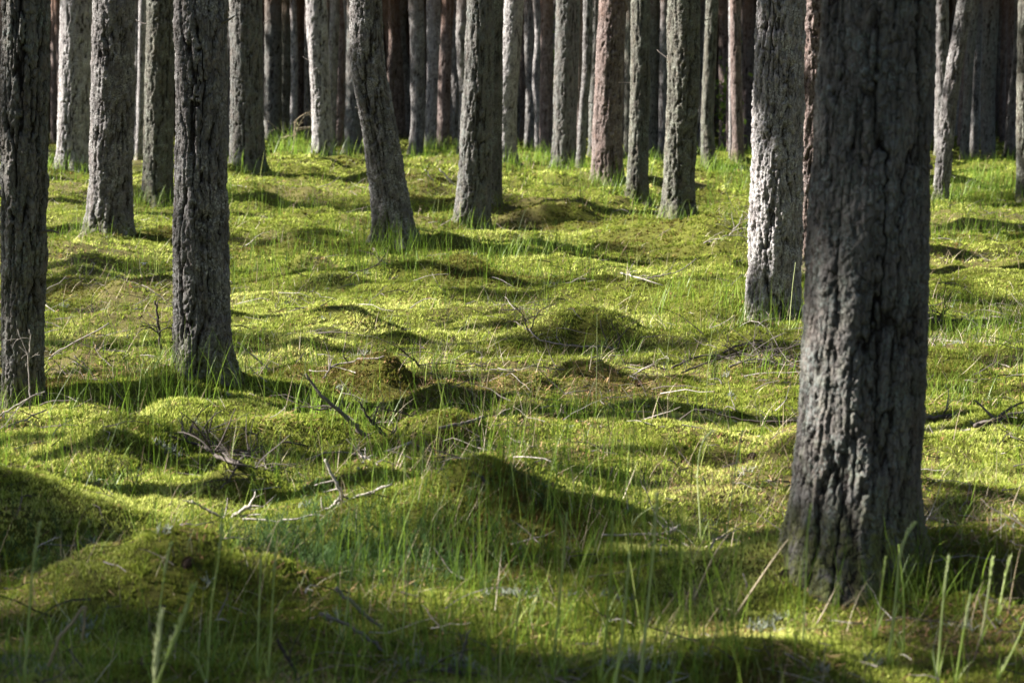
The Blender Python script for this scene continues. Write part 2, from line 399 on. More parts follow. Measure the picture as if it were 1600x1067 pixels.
def build_grass():
    P = []
    R = RNG
    # upright fine stems
    for y0, y1, cnt, w in ((4.8, 9, 6500, .0024), (9, 16, 10500, .0025), (16, 26, 13000, .0036), (26, 48, 12000, .0065)):
        x, y = scatter(cnt, y0, y1, .27)
        k_ = R.random(cnt) < .05 + .95 * gmask(x, y) ** 2.4 * (.4 + .6 * sstep(-.1, .5, vn2(x * 5, y * 3.5, 43))); x = x[k_]; y = y[k_]; k = len(x)
        P.append(blades(x, y, terr(x, y), R.uniform(.07, .34, k) ** 1.0 * (.7 + .7 * gmask(x, y)), R.random(k) * 6.28, np.abs(R.normal(0, .20, k)), R.uniform(-.1, .7, k), w * R.uniform(.7, 1.3, k), np.clip(R.normal(.55, .22, k), 0, 1), 4, R.uniform(-.5, .5, k)))
    # short arching blades
    for y0, y1, cnt, w in ((4.8, 9, 5000, .0024), (9, 16, 9000, .0028), (16, 28, 11000, .0042), (28, 48, 8000, .008)):
        x, y = scatter(cnt, y0, y1, .27)
        k_ = R.random(cnt) < .12 + gmask(x + .7, y) ** 1.3; x = x[k_]; y = y[k_]; k = len(x)
        P.append(blades(x, y, terr(x, y), R.uniform(.05, .17, k), R.random(k) * 6.28, R.uniform(.1, .9, k), R.uniform(.2, 1.6, k), w * R.uniform(.6, 1.2, k), np.clip(R.normal(.45, .22, k), 0, 1), 4))
    # tussocks
    for (fx, fy) in FOOT:
        k = int(34 + 3 * fy); a = R.random(k) * 6.28; rr_ = .16 + np.abs(R.normal(0, .10 + .004 * fy, k)); x = fx + np.cos(a) * rr_; y = fy + np.sin(a) * rr_ * .9
        P.append(blades(x, y, terr(x, y), R.uniform(.06, .2, k) * (1 + fy * .03), R.random(k) * 6.28, R.uniform(0, .5, k), R.uniform(0, 1.2, k), (.0018 + .00014 * fy) * R.uniform(.7, 1.3, k), np.clip(R.normal(.5, .2, k), 0, 1), 4))
    for (px, py, n_, L) in ((520, 655, 120, .26), (230, 600, 150, .28), (800, 400, 160, .3), (880, 395, 130, .3), (660, 590, 110, .24), (300, 560, 90, .22), (1280, 470, 60, .25),
                            (60, 1040, 150, .25), (120, 1055, 120, .22), (930, 650, 110, .22), (1050, 470, 90, .25), (1150, 480, 90, .28), (350, 1040, 110, .22), (1450, 930, 130, .24),
                            (1100, 1040, 90, .2), (820, 1010, 90, .22), (1180, 590, 90, .22), (700, 760, 60, .16), (190, 760, 60, .16), (1560, 300, 200, .5), (1500, 310, 160, .45), (1130, 270, 180, .5), (1170, 300, 120, .4),
                            (560, 232, 130, .5), (950, 262, 120, .5), (1535, 285, 160, .5), (1225, 300, 80, .4), (60, 270, 110, .4), (330, 300, 90, .4), (460, 235, 200, .55), (430, 225, 120, .5), (690, 238, 160, .5), (840, 255, 160, .5), (1000, 268, 120, .45), (1540, 520, 90, .25), (1480, 620, 90, .25), (750, 650, 60, .2), (980, 560, 70, .2)):
        p_ = hit(px, py); k = n_
        x = p_[0] + R.normal(0, .09 + .004 * p_[1], k); y = p_[1] + R.normal(0, .10 + .006 * p_[1], k)
        P.append(blades(x, y, terr(x, y), L * R.uniform(.45, 1, k), R.random(k) * 6.28, R.uniform(0, .5, k), R.uniform(.1, 1.3, k), (.0016 + .00014 * p_[1]) * R.uniform(.7, 1.3, k), np.clip(R.normal(.6, .2, k), 0, 1), 5))
    V, Q, T, A = join(P)
    tag(obj("grass", mesh_np("grass", V, Q, T, GRASS, {"tint": A})), "fine bright green grass blades growing up through the moss", "grass", kind="stuff")
    # dead straw
    P = []
    for y0, y1, cnt, w in ((4.8, 9, 5200, .0026), (9, 16, 7500, .003), (16, 30, 7000, .0048), (30, 48, 4500, .009)):
        x, y = scatter(cnt, y0, y1, .27)
        k_ = R.random(cnt) < .15 + .9 * gmask(x + 3, y + 1) + litter_mask(x, y); x = x[k_]; y = y[k_]; k = len(x)
        ln = R.uniform(.3, 1.5, k)
        P.append(blades(x, y, terr(x, y) + .01, R.uniform(.06, .24, k), R.random(k) * 6.28, ln, R.uniform(-.2, 1.1, k), w * R.uniform(.6, 1.2, k), np.clip(R.normal(.5, .28, k), 0, 1), 4))
    V, Q, T, A = join(P)
    tag(obj("dry_grass", mesh_np("dry_grass", V, Q, T, STRAW, {"tint": A})), "pale dead straw lying and arching among the moss and green grass", "dry grass", kind="stuff")
build_grass()

# ------------------------------------------------------------------ tubes (twigs, branches, stalks)
def tube(pts, rad, sides=5, tint=.4, cap=True):
    pts = np.asarray(pts, float); m_ = len(pts); rad = np.asarray(rad, float) * np.ones(m_)
    d = np.gradient(pts, axis=0); d /= np.linalg.norm(d, axis=1)[:, None] + 1e-9
    ref = np.array([0, 0, 1.]) if abs(d[:, 2]).mean() < .8 else np.array([0, 1., 0])
    u = np.cross(d, ref); u /= np.linalg.norm(u, axis=1)[:, None] + 1e-9; v = np.cross(d, u)
    a = np.arange(sides) / sides * 2 * math.pi
    V = pts[:, None] + rad[:, None, None] * (np.cos(a)[None, :, None] * u[:, None] + np.sin(a)[None, :, None] * v[:, None])
    V = V.reshape(-1, 3)
    i = np.arange(m_ - 1)[:, None] * sides + np.arange(sides)[None]; j = np.arange(m_ - 1)[:, None] * sides + (np.arange(sides)[None] + 1) % sides
    Q = np.stack([i, j, j + sides, i + sides], -1).reshape(-1, 4)
    T = None
    if cap:
        V = np.vstack([V, pts[-1] + d[-1] * rad[-1] * .6, pts[0] - d[0] * rad[0] * .3]); e = (m_ - 1) * sides; s = np.arange(sides)
        T = np.concatenate([np.stack([e + s, e + (s + 1) % sides, np.full(sides, len(V) - 2)], 1), np.stack([(s + 1) % sides, s, np.full(sides, len(V) - 1)], 1)])
    return V, Q, T, np.full(len(V), tint) if np.isscalar(tint) else tint

def smooth_line(P, n_=12, jit=0.0, rnd=None):
    P = np.asarray(P, float); m_ = len(P)
    if m_ == 2: t = np.linspace(0, 1, n_)[:, None]; out = P[0] * (1 - t) + P[1] * t
    else:
        s = np.r_[0, np.cumsum(np.linalg.norm(np.diff(P, axis=0), axis=1))]; s /= s[-1]
        e = np.vstack([2 * P[0] - P[1], P, 2 * P[-1] - P[-2]]); out = []
        for t in np.linspace(0, 1, n_):
            k = min(np.searchsorted(s, t, side='right') - 1, m_ - 2); f = (t - s[k]) / (s[k + 1] - s[k] + 1e-9)
            a, b, c, d = e[k], e[k + 1], e[k + 2], e[k + 3]
            out.append(.5 * ((2 * b) + (c - a) * f + (2 * a - 5 * b + 4 * c - d) * f * f + (3 * b - a - 3 * c + d) * f ** 3))
        out = np.array(out)
    if jit: out[1:-1] += (rnd or RNG).normal(0, jit, out[1:-1].shape)
    return out

def wander(p, d, L, r0, n_=7, bend=.35, rnd=None, droop=0):
    R = rnd; pts = [np.array(p, float)]; d = np.array(d, float); d /= np.linalg.norm(d)
    for i in range(n_):
        d = d + R.normal(0, bend / n_ ** .5 * .6, 3); d[2] -= droop / n_; d /= np.linalg.norm(d); pts.append(pts[-1] + d * L / n_)
    return np.array(pts), np.linspace(r0, r0 * .35, n_ + 1), d

# ------------------------------------------------------------------ bark trunks
def trunk_mesh(line, W, zfoot, ztop_detail, height, res, depth, mat, seed, detail=True, plate=(.038, .16), flare=.22):
    """line: (n,3) local centre points going up; W: radii at them. rises on to `height`."""
    rs = np.random.default_rng(seed)
    z0 = -.35
    zs = np.concatenate([np.arange(z0, ztop_detail, res), np.linspace(ztop_detail, height, 14)])
    lz = line[:, 2]; o = np.argsort(lz); lz = lz[o]; L = line[o]; Wd = W[o]
    # slopes beyond last point settle to vertical
    top = L[-1]; sl = (L[-1] - L[-2]) / max(1e-3, lz[-1] - lz[-2]); sl = np.clip(sl[:2], -.16, .16)
    dn = L[0]
    # smooth interpolation of centre line
    K = 60; lzz = np.linspace(lz[0], lz[-1], K)
    cxk = np.interp(lzz, lz, L[:, 0]); cyk = np.interp(lzz, lz, L[:, 1]); wk = np.interp(lzz, lz, Wd)
    ker = np.ones(9) / 9
    def sm(v):
        e = np.r_[2 * v[0] - v[4:0:-1], v, 2 * v[-1] - v[-2:-6:-1]]; return np.convolve(e, ker, 'valid')
    cxk, cyk, wk = sm(cxk), sm(cyk), sm(wk)
    cx = np.interp(zs, lzz, cxk); cyy = np.interp(zs, lzz, cyk); r = np.interp(zs, lzz, wk)
    ab = zs > lz[-1]; dz = zs - lz[-1]; amp = 1.5 * (1 - np.exp(-dz / 1.5))
    cx = np.where(ab, cx + sl[0] * amp, cx); cyy = np.where(ab, cyy + sl[1] * amp, cyy)
    rt = np.clip((zs - lz[-1]) / (height - lz[-1]), 0, 1); r = np.where(ab, r * (1 - .92 * rt ** 1.15), r)
    C = 2 * math.pi * float(np.mean(Wd)); na = max(12, int(C / res))
    th = np.arange(na) / na * 2 * math.pi
    TH, Z = np.meshgrid(th, zs); Rr = np.repeat(r[:, None], na, 1)
    rm_ = C / (2 * math.pi); X0 = np.cos(TH) * rm_; Y0 = np.sin(TH) * rm_
    u = TH / (2 * math.pi) * C
    s = seed * 17
    # broad irregularity and root flare
    ecc = 1 + .05 * vn3(X0 * 8, Y0 * 8, Z * 1.6, s + 1) + .03 * vn3(X0 * 16, Y0 * 16, Z * 5, s + 2)
    lob = .55 + .45 * np.cos(TH * rs.integers(3, 5) + rs.random() * 6) + .35 * vn3(X0 * 9, Y0 * 9, Z * 0, s + 9)
    fl = np.exp(-np.maximum(Z - zfoot, -.1) / .11) * flare * lob
    Rr = Rr * (ecc + np.minimum(fl, .9))
    crack = np.zeros(Z.shape); cell = np.zeros(Z.shape)
    if detail:
        pw, pl = plate
        wx = .16 * vn3(X0 * 30, Y0 * 30, Z * 12, s + 3) + .14 * vn3(X0 * 80, Y0 * 80, Z * 40, s + 4)
        fu = .95 / pw; fz = .55 / pl
        n1 = vn3(X0 * fu + wx, Y0 * fu + wx, Z * fz + wx * .3, s + 13) + .45 * vn3(X0 * fu * 2.1, Y0 * fu * 2.1, Z * fz * 2.6 + wx, s + 14)
        n2 = vn3(X0 * fu * 1.7 + 9 + wx, Y0 * fu * 1.7 + wx, Z * fz * 2.6 + wx, s + 15) + .3 * vn3(X0 * fu * 4, Y0 * fu * 4, Z * fz * 7, s + 16)
        gate = np.clip(.70 + .6 * vn3(X0 * 9, Y0 * 9, Z * 2.2, s + 12), .15, 1)
        c1 = 1 - sstep(.01, .19, np.abs(n1)); c2 = 1 - sstep(.01, .14, np.abs(n2))
        n3 = vn3(X0 * fu * .8 + wx, Y0 * fu * .8 + 4, Z * fz * 6 + wx * 2, s + 18); c3 = (1 - sstep(.0, .10, np.abs(n3))) * sstep(-.1, .35, vn3(X0 * fu, Y0 * fu, Z * fz * 2, s + 19))
        lay = vn3(X0 * fu * 1.3 + wx * 2, Y0 * fu * 1.3, Z * fz * 3.5 + wx * 2, s + 17) * 2.2 + 3
        layq = np.floor(lay) + sstep(.75, 1, lay - np.floor(lay))
        rough = vn3(X0 * 230, Y0 * 230, Z * 120, s + 7) * .20 + vn3(X0 * 90, Y0 * 90, Z * 45, s + 10) * .22 + vn3(X0 * 45, Y0 * 45, Z * 14, s + 11) * .16
        fade = 1 - sstep(2.5, 6, Z)
        Rr = Rr + depth * fade * (-1.15 * c1 * gate - .50 * c2 - .45 * c3 + .17 * (layq - 3) + rough * 1.15 + .3 * np.clip(np.abs(n1), 0, .8))
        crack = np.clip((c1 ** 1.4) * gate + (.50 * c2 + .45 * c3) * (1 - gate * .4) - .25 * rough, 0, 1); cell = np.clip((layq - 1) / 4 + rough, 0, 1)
    X = cx[:, None] + Rr * np.cos(TH); Y = cyy[:, None] + Rr * np.sin(TH)
    V = np.stack([X.ravel(), Y.ravel(), Z.ravel()], 1)
    m_ = len(zs)
    i = np.arange(m_ - 1)[:, None] * na + np.arange(na)[None]; j = np.arange(m_ - 1)[:, None] * na + (np.arange(na)[None] + 1) % na
    Q = np.stack([i, j, j + na, i + na], -1).reshape(-1, 4)
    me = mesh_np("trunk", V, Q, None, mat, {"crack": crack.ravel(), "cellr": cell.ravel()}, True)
    kk = np.searchsorted(zs, height * .58); return me, (float(cx[kk]), float(cyy[kk]), float(zs[kk]))

# crowns: five shared meshes
def crown_mesh(seed, H=6.5, Rm=1.7):
    R = np.random.default_rng(seed); P = []; leaf = []
    for i in range(17):
        t = (i + R.random()) / 17; z = t * H; az = i * 2.4 + R.normal(0, .4); Lb = Rm * (1.05 - .75 * t) * R.uniform(.65, 1.15)
        d = np.array([math.cos(az), math.sin(az), .25 + .5 * t])
        pts, rad, _ = wander((0, 0, z), d, Lb, .035 * (1.1 - t) + .008, 5, .35, R)
        P.append(tube(pts, rad, 4, .3, False))
        for k in range(8):
            f = .3 + .75 * k / 8; c = pts[min(5, int(f * 5))] + R.normal(0, .16, 3)
            leaf.append((c, R.uniform(.16, .30)))
    V, Q, T, A = join(P); nb = len(Q)
    C = np.repeat(np.array([c for c, _ in leaf]), 26, 0); S = np.repeat(np.array([s for _, s in leaf]), 26)
    k = len(C); dr = R.normal(0, 1, (k, 3)); dr /= np.linalg.norm(dr, axis=1)[:, None]; dr[:, 2] = np.abs(dr[:, 2]) * .8
    a = C + dr * S[:, None] * R.uniform(.1, .9, (k, 1)); tip = a + dr * (.16 + .1 * R.random((k, 1)))
    sd_ = np.cross(dr, R.normal(0, 1, (k, 3))); sd_ /= np.linalg.norm(sd_, axis=1)[:, None] + 1e-9
    LV = np.stack([a - sd_ * .035, a + sd_ * .035, tip], 1).reshape(-1, 3)
    VV = np.vstack([V, LV]); TT = np.arange(len(LV)).reshape(-1, 3) + len(V)
    me = mesh_np("crown", VV, Q, TT, None, {"tint": np.concatenate([A, np.repeat(R.random(k), 3)]), "crack": np.zeros(len(VV)), "cellr": np.zeros(len(VV))})
    me.materials.append(NEEDLE); me.materials.append(BARK_RED)
    mi = np.zeros(len(Q) + len(TT), dtype=np.int32); mi[:len(Q)] = 1; me.polygons.foreach_set("material_index", mi)
    return me
CROWNS = [crown_mesh(100 + i, 6.0 + .5 * i, 1.6 + .12 * i) for i in range(5)]

def add_stub(parent, side_az, z, r, L, cx, cyy, droop=0, seed=0, r0=.009):
    R = np.random.default_rng(seed + 900)
    d = np.array([math.cos(side_az), math.sin(side_az), .15])
    p0 = np.array([cx, cyy, z]) + d * r * .8
    pts, rad, _ = wander(p0, d, L, r0, 6, .5, R, droop)
    v = tube(pts, rad, 6, .45)
    o = obj("branch_stub", mesh_np("branch_stub", v[0], v[1], v[2], TWIG, {"tint": v[3]}, True), parent)
    return o

# fitted pines. pts: (px, py, width px) from the top of the picture down to the foot
FIT = [
 # label, bark, pts, options
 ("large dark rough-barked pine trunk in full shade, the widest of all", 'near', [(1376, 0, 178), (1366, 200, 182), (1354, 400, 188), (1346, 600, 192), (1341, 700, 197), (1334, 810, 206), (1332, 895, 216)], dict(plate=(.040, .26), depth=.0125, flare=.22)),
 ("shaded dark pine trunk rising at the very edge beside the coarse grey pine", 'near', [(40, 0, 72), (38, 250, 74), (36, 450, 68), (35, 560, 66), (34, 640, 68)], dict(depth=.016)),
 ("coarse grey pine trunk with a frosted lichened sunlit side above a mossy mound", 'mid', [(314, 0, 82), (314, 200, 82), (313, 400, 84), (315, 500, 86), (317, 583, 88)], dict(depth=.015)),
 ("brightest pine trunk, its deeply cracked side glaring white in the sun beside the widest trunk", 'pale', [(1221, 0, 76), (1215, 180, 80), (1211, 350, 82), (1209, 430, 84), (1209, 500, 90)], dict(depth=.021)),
 ("crooked pine trunk bending over to one side with a white sunlit lower flank", 'mid', [(572, 0, 50), (572, 50, 51), (574, 100, 53), (582, 150, 54), (593, 205, 56), (604, 280, 58), (617, 380, 62)], dict(depth=.02)),
 ("slightly leaning grey pine trunk with a widened foot next to the crooked pine", 'near', [(751, 0, 44), (749, 100, 46), (745, 200, 50), (740, 300, 53), (737, 356, 58)], dict(depth=.017)),
 ("slim mossy pine trunk tucked close behind the leaning grey trunk with widened foot", 'green', [(774, 0, 24), (773, 160, 24), (772, 320, 24)], {}),
 ("grey pine trunk with pinkish scaly sunlit face standing on a mossy crest", 'red', [(958, 0, 43), (953, 100, 44), (949, 200, 46), (949, 286, 50)], dict(depth=.02)),
 ("thin greenish lichened pine trunk just beside the pink scaly trunk", 'green', [(1001, 0, 30), (1000, 150, 30), (996, 314, 32)], dict(depth=.014)),
 ("dark brown cracked pine trunk with a small dark mound at its foot", 'green', [(1069, 0, 50), (1067, 150, 50), (1061, 280, 48), (1060, 344, 52)], dict(depth=.02)),
 ("broad furrowed purplish grey pine trunk just past the shaded edge trunk", 'mid', [(178, 0, 64), (176, 150, 66), (173, 280, 66), (171, 363, 70)], dict(depth=.02)),
 ("shaded pine trunk standing right behind the coarse grey trunk", 'green', [(251, 0, 44), (249, 160, 46), (246, 319, 48)], dict(depth=.017)),
 ("shadowy brown pine trunk with a sunlit grassy foot just past the coarse grey trunk", 'near', [(384, 0, 50), (385, 140, 50), (387, 266, 54)], dict(depth=.018)),
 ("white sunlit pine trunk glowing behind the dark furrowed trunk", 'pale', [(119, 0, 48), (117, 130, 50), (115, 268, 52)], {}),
 ("narrow reddish pine trunk squeezed between the edge trunk and the white sunlit one", 'red', [(86, 0, 13), (86, 225, 14)], {}),
 ("pinkish pine trunk showing as a sliver at the outer edge of the shaded edge trunk", 'red', [(6, 0, 20), (2, 120, 20), (-3, 243, 20)], {}),
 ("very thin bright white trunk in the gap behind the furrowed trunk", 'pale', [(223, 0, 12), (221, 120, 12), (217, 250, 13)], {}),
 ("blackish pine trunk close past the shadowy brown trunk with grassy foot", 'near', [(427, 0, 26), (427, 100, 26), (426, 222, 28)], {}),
 ("slender pale pine stem, first of the thin ones past the blackish trunk", 'green', [(450, 0, 17), (447, 110, 17), (447, 218, 17)], {}),
 ("slender pink-flecked pine stem with knobbly side near the arching straw", 'red', [(468, 0, 15), (466, 100, 15), (468, 215, 15)], {}),
 ("grey sliver of a pine stem touching the knobbly whitish trunk", 'mid', [(482, 0, 11), (481, 220, 12)], {}),
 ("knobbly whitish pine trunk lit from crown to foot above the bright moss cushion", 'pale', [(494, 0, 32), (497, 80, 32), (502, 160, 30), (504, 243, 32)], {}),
 ("wavy white pine stem curving in the gap before the crooked pine", 'pale', [(539, 0, 17), (542, 50, 17), (533, 115, 18), (529, 160, 17), (534, 222, 17)], {}),
 ("dim brown pine trunk half hidden by the crooked pine", 'near', [(556, 0, 26), (553, 150, 26), (552, 240, 28)], {}),
 ("dark pine trunk directly beyond the crooked pine with dim red bark", 'red', [(610, 0, 26), (618, 110, 24), (622, 216, 24)], {}),
 ("mottled grey pine trunk swaying slightly, with a white foot and an orange scar", 'mid', [(650, 0, 24), (653, 60, 24), (652, 130, 22), (654, 190, 22), (649, 244, 22)], {}),
 ("straight white-sided pine stem beside the mottled swaying trunk", 'pale', [(678, 0, 22), (677, 120, 21), (673, 234, 20)], {}),
 ("grey pine stem with a thickened foot between the straight white stem and the flecked one", 'red', [(700, 0, 18), (695, 110, 19), (692, 237, 20)], {}),
 ("thin pine stem with glittering white flecks next to the leaning grey trunk", 'mid', [(714, 0, 17), (712, 100, 16), (714, 228, 16)], {}),
 ("threadlike pink stem along the side of the leaning grey trunk", 'red', [(730, 0, 10), (729, 225, 10)], {}),
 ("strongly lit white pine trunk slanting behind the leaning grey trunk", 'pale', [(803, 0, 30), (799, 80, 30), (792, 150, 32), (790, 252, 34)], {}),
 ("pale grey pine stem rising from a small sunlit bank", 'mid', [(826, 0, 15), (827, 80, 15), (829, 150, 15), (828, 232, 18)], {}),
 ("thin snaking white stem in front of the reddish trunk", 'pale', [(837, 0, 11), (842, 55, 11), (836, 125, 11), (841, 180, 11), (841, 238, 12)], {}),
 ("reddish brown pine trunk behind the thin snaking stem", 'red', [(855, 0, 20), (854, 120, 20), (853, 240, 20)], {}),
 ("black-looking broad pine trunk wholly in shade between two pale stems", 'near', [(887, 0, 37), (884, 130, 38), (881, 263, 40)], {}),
 ("hair-thin pale stem in the gap before the pink scaly trunk", 'red', [(906, 0, 8), (905, 120, 9), (904, 250, 9)], {}),
 ("slender pale pine stem merging at its foot with the hair-thin one", 'mid', [(919, 0, 15), (918, 100, 15), (911, 180, 14), (907, 263, 14)], {}),
 ("dark pine trunk touching the pink scaly trunk on its shaded neighbour's side", 'near', [(931, 0, 19), (929, 245, 20)], {}),
 ("dull grey stem between the pink scaly trunk and the thin greenish one", 'green', [(984, 0, 13), (981, 250, 14)], {}),
 ("dim olive pine trunk behind the thin greenish one", 'green', [(1022, 0, 28), (1021, 120, 28), (1022, 246, 28)], {}),
 ("dappled stem close against the dark brown cracked trunk", 'mid', [(1039, 0, 14), (1037, 130, 14), (1035, 248, 15)], {}),
 ("murky thin pine stem just past the dark brown cracked trunk", 'near', [(1099, 0, 13), (1094, 230, 14)], {}),
 ("greyish pine trunk with one pale edge standing in tall grass", 'green', [(1113, 0, 19), (1109, 100, 20), (1105, 180, 20), (1107, 260, 22)], {}),
 ("rusty red pine trunk behind the tall grass", 'red', [(1132, 0, 18), (1133, 235, 19)], {}),
 ("stick-thin white stem beside the rusty red trunk", 'pale', [(1143, 0, 9), (1143, 247, 9)], {}),
 ("pine trunk with a bright curved foot near the glaring white one", 'red', [(1149, 0, 17), (1150, 130, 17), (1154, 252, 18)], {}),
 ("orange-tinged pine trunk almost touching the glaring white trunk", 'red', [(1170, 0, 16), (1168, 120, 16), (1164, 235, 17)], {}),
 ("cracked reddish pine trunk squeezed between the glaring white trunk and the widest trunk", 'red', [(1275, 0, 40), (1271, 150, 40), (1266, 300, 38), (1262, 430, 38)], dict(depth=.018)),
 ("mottled pine trunk peeping out beside the upper part of the widest trunk", 'mid', [(1470, 0, 24), (1472, 120, 22), (1471, 250, 22)], {}),
 ("slanting grey pine trunk beyond the widest trunk, leaning outward as it rises", 'mid', [(1509, 0, 24), (1494, 90, 25), (1484, 150, 25), (1478, 220, 24), (1469, 312, 24)], dict(depth=.018)),
 ("thin dark pine trunk behind the slanting grey trunk", 'near', [(1524, 0, 14), (1513, 120, 14), (1506, 249, 15)], {}),
 ("pale-legged pine trunk in the tall grass beyond the slanting one", 'mid', [(1529, 0, 15), (1523, 140, 15), (1522, 246, 15)], {}),
 ("sturdy dark pine trunk beside the pale-legged one in tall grass", 'near', [(1549, 0, 25), (1543, 150, 22), (1544, 249, 22)], {}),
 ("distant pink-sided pine trunk above the sandy bank", 'red', [(1572, 0, 15), (1567, 110, 15), (1563, 205, 15)], {}),
 ("curved grey pine trunk close to the outer edge past the pink-sided one", 'mid', [(1598, 0, 26), (1597, 80, 26), (1589, 150, 26), (1583, 245, 27)], {}),
 ("coarse pine trunk cut by the picture's edge in the tall grass", 'green', [(1604, 0, 26), (1602, 150, 26), (1602, 312, 28)], {}),
]
MATS = dict(pale=BARK_SUNLIT, near=BARK_NEAR, mid=BARK_MID, green=BARK_GREEN, red=BARK_RED)
FITPOS = []
for idx, (label, bm, pts, opt) in enumerate(FIT):
    bx, by, bw = pts[-1]
    base = hit(bx, by)
    Y = base[1] + bw / F * base[1] * .35            # the foot seen is the near side of the trunk
    root = bpy.data.objects.new("pine_tree", None); COL.objects.link(root)
    foot = at_depth(bx, by, Y); gx = foot[0]; gz = float(terr(np.array([gx]), np.array([Y]))[0]); gz = min(gz, float(base[2]) + .05)
    root.location = (gx, Y, gz)
    tag(root, label, "pine tree", "pines of the wood")
    L = []; W = []
    for (px, py, w) in pts:
        p_ = at_depth(px, py, Y); L.append((p_[0] - gx, 0, max(p_[2] - gz, 0) if (px, py) == (bx, by) else p_[2] - gz)); W.append(w / F * Y / 2)
    L = np.array(L)[::-1]; W = np.array(W)[::-1]
    H = 14.5 + (idx * 37 % 10) * .3
    ztop = L[-1][2] + .25
    res = max(.0038, Y * .00050)
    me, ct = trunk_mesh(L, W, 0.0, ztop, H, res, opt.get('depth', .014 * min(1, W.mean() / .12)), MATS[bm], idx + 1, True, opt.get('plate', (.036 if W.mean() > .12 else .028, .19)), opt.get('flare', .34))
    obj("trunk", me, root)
    cr = obj("crown", CROWNS[idx % 5], root, ct); s = .85 + .3 * ((idx * 53) % 10) / 10; cr.scale = (s, s, s); cr.rotation_euler = (0, 0, idx * 1.7)
    FITPOS.append((gx, Y))
    R = random.Random(idx)
    if Y < 60 and idx not in (0, 3):
        for q in range(R.choice((0, 1, 1, 2)) if idx > 3 else 1):
            z = R.uniform(.35, .95) * L[-1][2]; k = int(np.argmin(abs(L[:, 2] - z)))
            cxx = float(np.interp(z, L[:, 2], L[:, 0])); r = float(np.interp(z, L[:, 2], W))
            add_stub(root, R.choice((0, math.pi)) + R.uniform(-.6, .2), z, r, R.uniform(.05, .22), cxx, 0, R.uniform(-.3, .6), idx * 7 + q, R.uniform(.005, .010))
    if idx == 0:
        add_stub(root, .1, 1.14, .17, .035, .055, 0, 0, 3, .016)

# ------------------------------------------------------------------ the rest of the wood
def simple_trunk(seed, mat, r=.13):
    R = np.random.default_rng(seed)
    L = np.array([(0, 0, 0), (R.normal(0, .05), R.normal(0, .05), 1.2), (R.normal(0, .09), R.normal(0, .05), 2.6), (R.normal(0, .12), 0, 4.2)])
    return trunk_mesh(L, np.array([r * 1.08, r, r * .95, r * .9]), 0, 4.2, 15.0, .03, .016, mat, seed, True, (.04, .17))
FAR = [simple_trunk(300 + i, [BARK_GREEN, BARK_RED, BARK_MID, BARK_NEAR, BARK_RED, BARK_SUNLIT, BARK_RED, BARK_MID][i], (.11, .13, .14, .12, .12, .10, .145, .13)[i]) for i in range(8)]

def plant_tree(x, y, label, group, R, cscale=1.0, fix=False):
    root = bpy.data.objects.new("pine_tree", None); COL.objects.link(root)
    root.location = (x, y, float(terr(np.array([x]), np.array([y]))[0]) - .03)
    root.rotation_euler = (R.normal(0, .018), R.normal(0, .018), R.random() * 6.28)
    s = R.uniform(.50, 1.0); root.scale = (s, s, R.uniform(.92, 1.08)) if not fix else (1, 1, 1)
    tag(root, label, "pine tree", group)
    me, ct = FAR[int(R.integers(0, 8))]
    obj("trunk", me, root)
    c = obj("crown", CROWNS[int(R.integers(0, 5))], root, ct); c.scale = (cscale, cscale, cscale * R.uniform(.9, 1.1))
    return root

def poisson(R, cand, mind, prev):
    out = list(prev); res_ = []
    for x, y in cand:
        ok = True
        for a, b in out:
            if (a - x) ** 2 + (b - y) ** 2 < mind * mind: ok = False; break
        if ok: out.append((x, y)); res_.append((x, y))
    return res_

R = np.random.default_rng(77)
HALF = 800 / F
# far pines in view
cand = []
for _ in range(2600):
    y = math.sqrt(R.random() * (80 ** 2 - 44 ** 2) + 44 ** 2); x = (R.random() * 2 - 1) * (y * (HALF + .03) + .8); cand.append((x, y))
far_pos = poisson(R, cand, 1.3, FITPOS)[:238]
for x, y in far_pos:
    plant_tree(x, y, "slim far pine trunk glimpsed deep in the wood through gaps between closer trunks", "far pines deep in the wood", R, 1.5)
# unseen pines outside the picture, some added for their shade
cand = []
for _ in range(6000):
    y = R.uniform(-4, 80); e = y * HALF if y > 0 else 0
    side = R.random()
    x = -e - 1.2 - R.random() * 21 if side < .8 else e + 1.5 + R.random() * 7
    cand.append((x, y))
OX = 11.8 / math.tan(SUN_EL) * math.cos(SUN_BACK); OY = 11.8 / math.tan(SUN_EL) * math.sin(SUN_BACK)   # how far a crown's shade falls
SHADE = [(-4.35, 11.0)]  # unseen pine added to put the edge trunk in shade
BAND = [(lx - OX, ly + OY, cs) for lx, ly, cs in (  # unseen pines added so their crown shade falls on chosen spots
    (2.9, 6.4, .80), (4.9, 5.2, .8), (2.4, 5.0, .6), (-.5, 5.3, .55), (-2.7, 6.1, .75), (-1.2, 6.0, .45), (.9, 4.2, .6), (3.6, 4.3, .5), (.4, 6.3, .4), (-3.3, 7.5, .55), (-2.4, 4.7, .5), (1.9, 7.9, .22),
    (-2.0, 9.2, .34), (1.9, 9.4, .30), (1.0, 12.2, .40), (-3.4, 12.9, .35), (-.9, 17.2, .42), (-.4, 15.7, .42), (-2.2, 15.2, .36), (2.7, 17.3, .40), (-3.4, 16.6, .38), (-1.3, 13.4, .32), (3.2, 10.6, .28), (-.2, 10.3, .26), (3.6, 16.2, .4), (-3.2, 14.2, .4), (1.0, 20.2, .4), (-2.7, 18.6, .45),
    (0, 21.3, .5), (-4.2, 22.2, .5), (3.2, 23.6, .5), (-1.3, 25.4, .55), (5.8, 26.2, .55), (-5.2, 28, .55), (1.7, 29.4, .55), (4.8, 11.8, .3))]
GAP = []
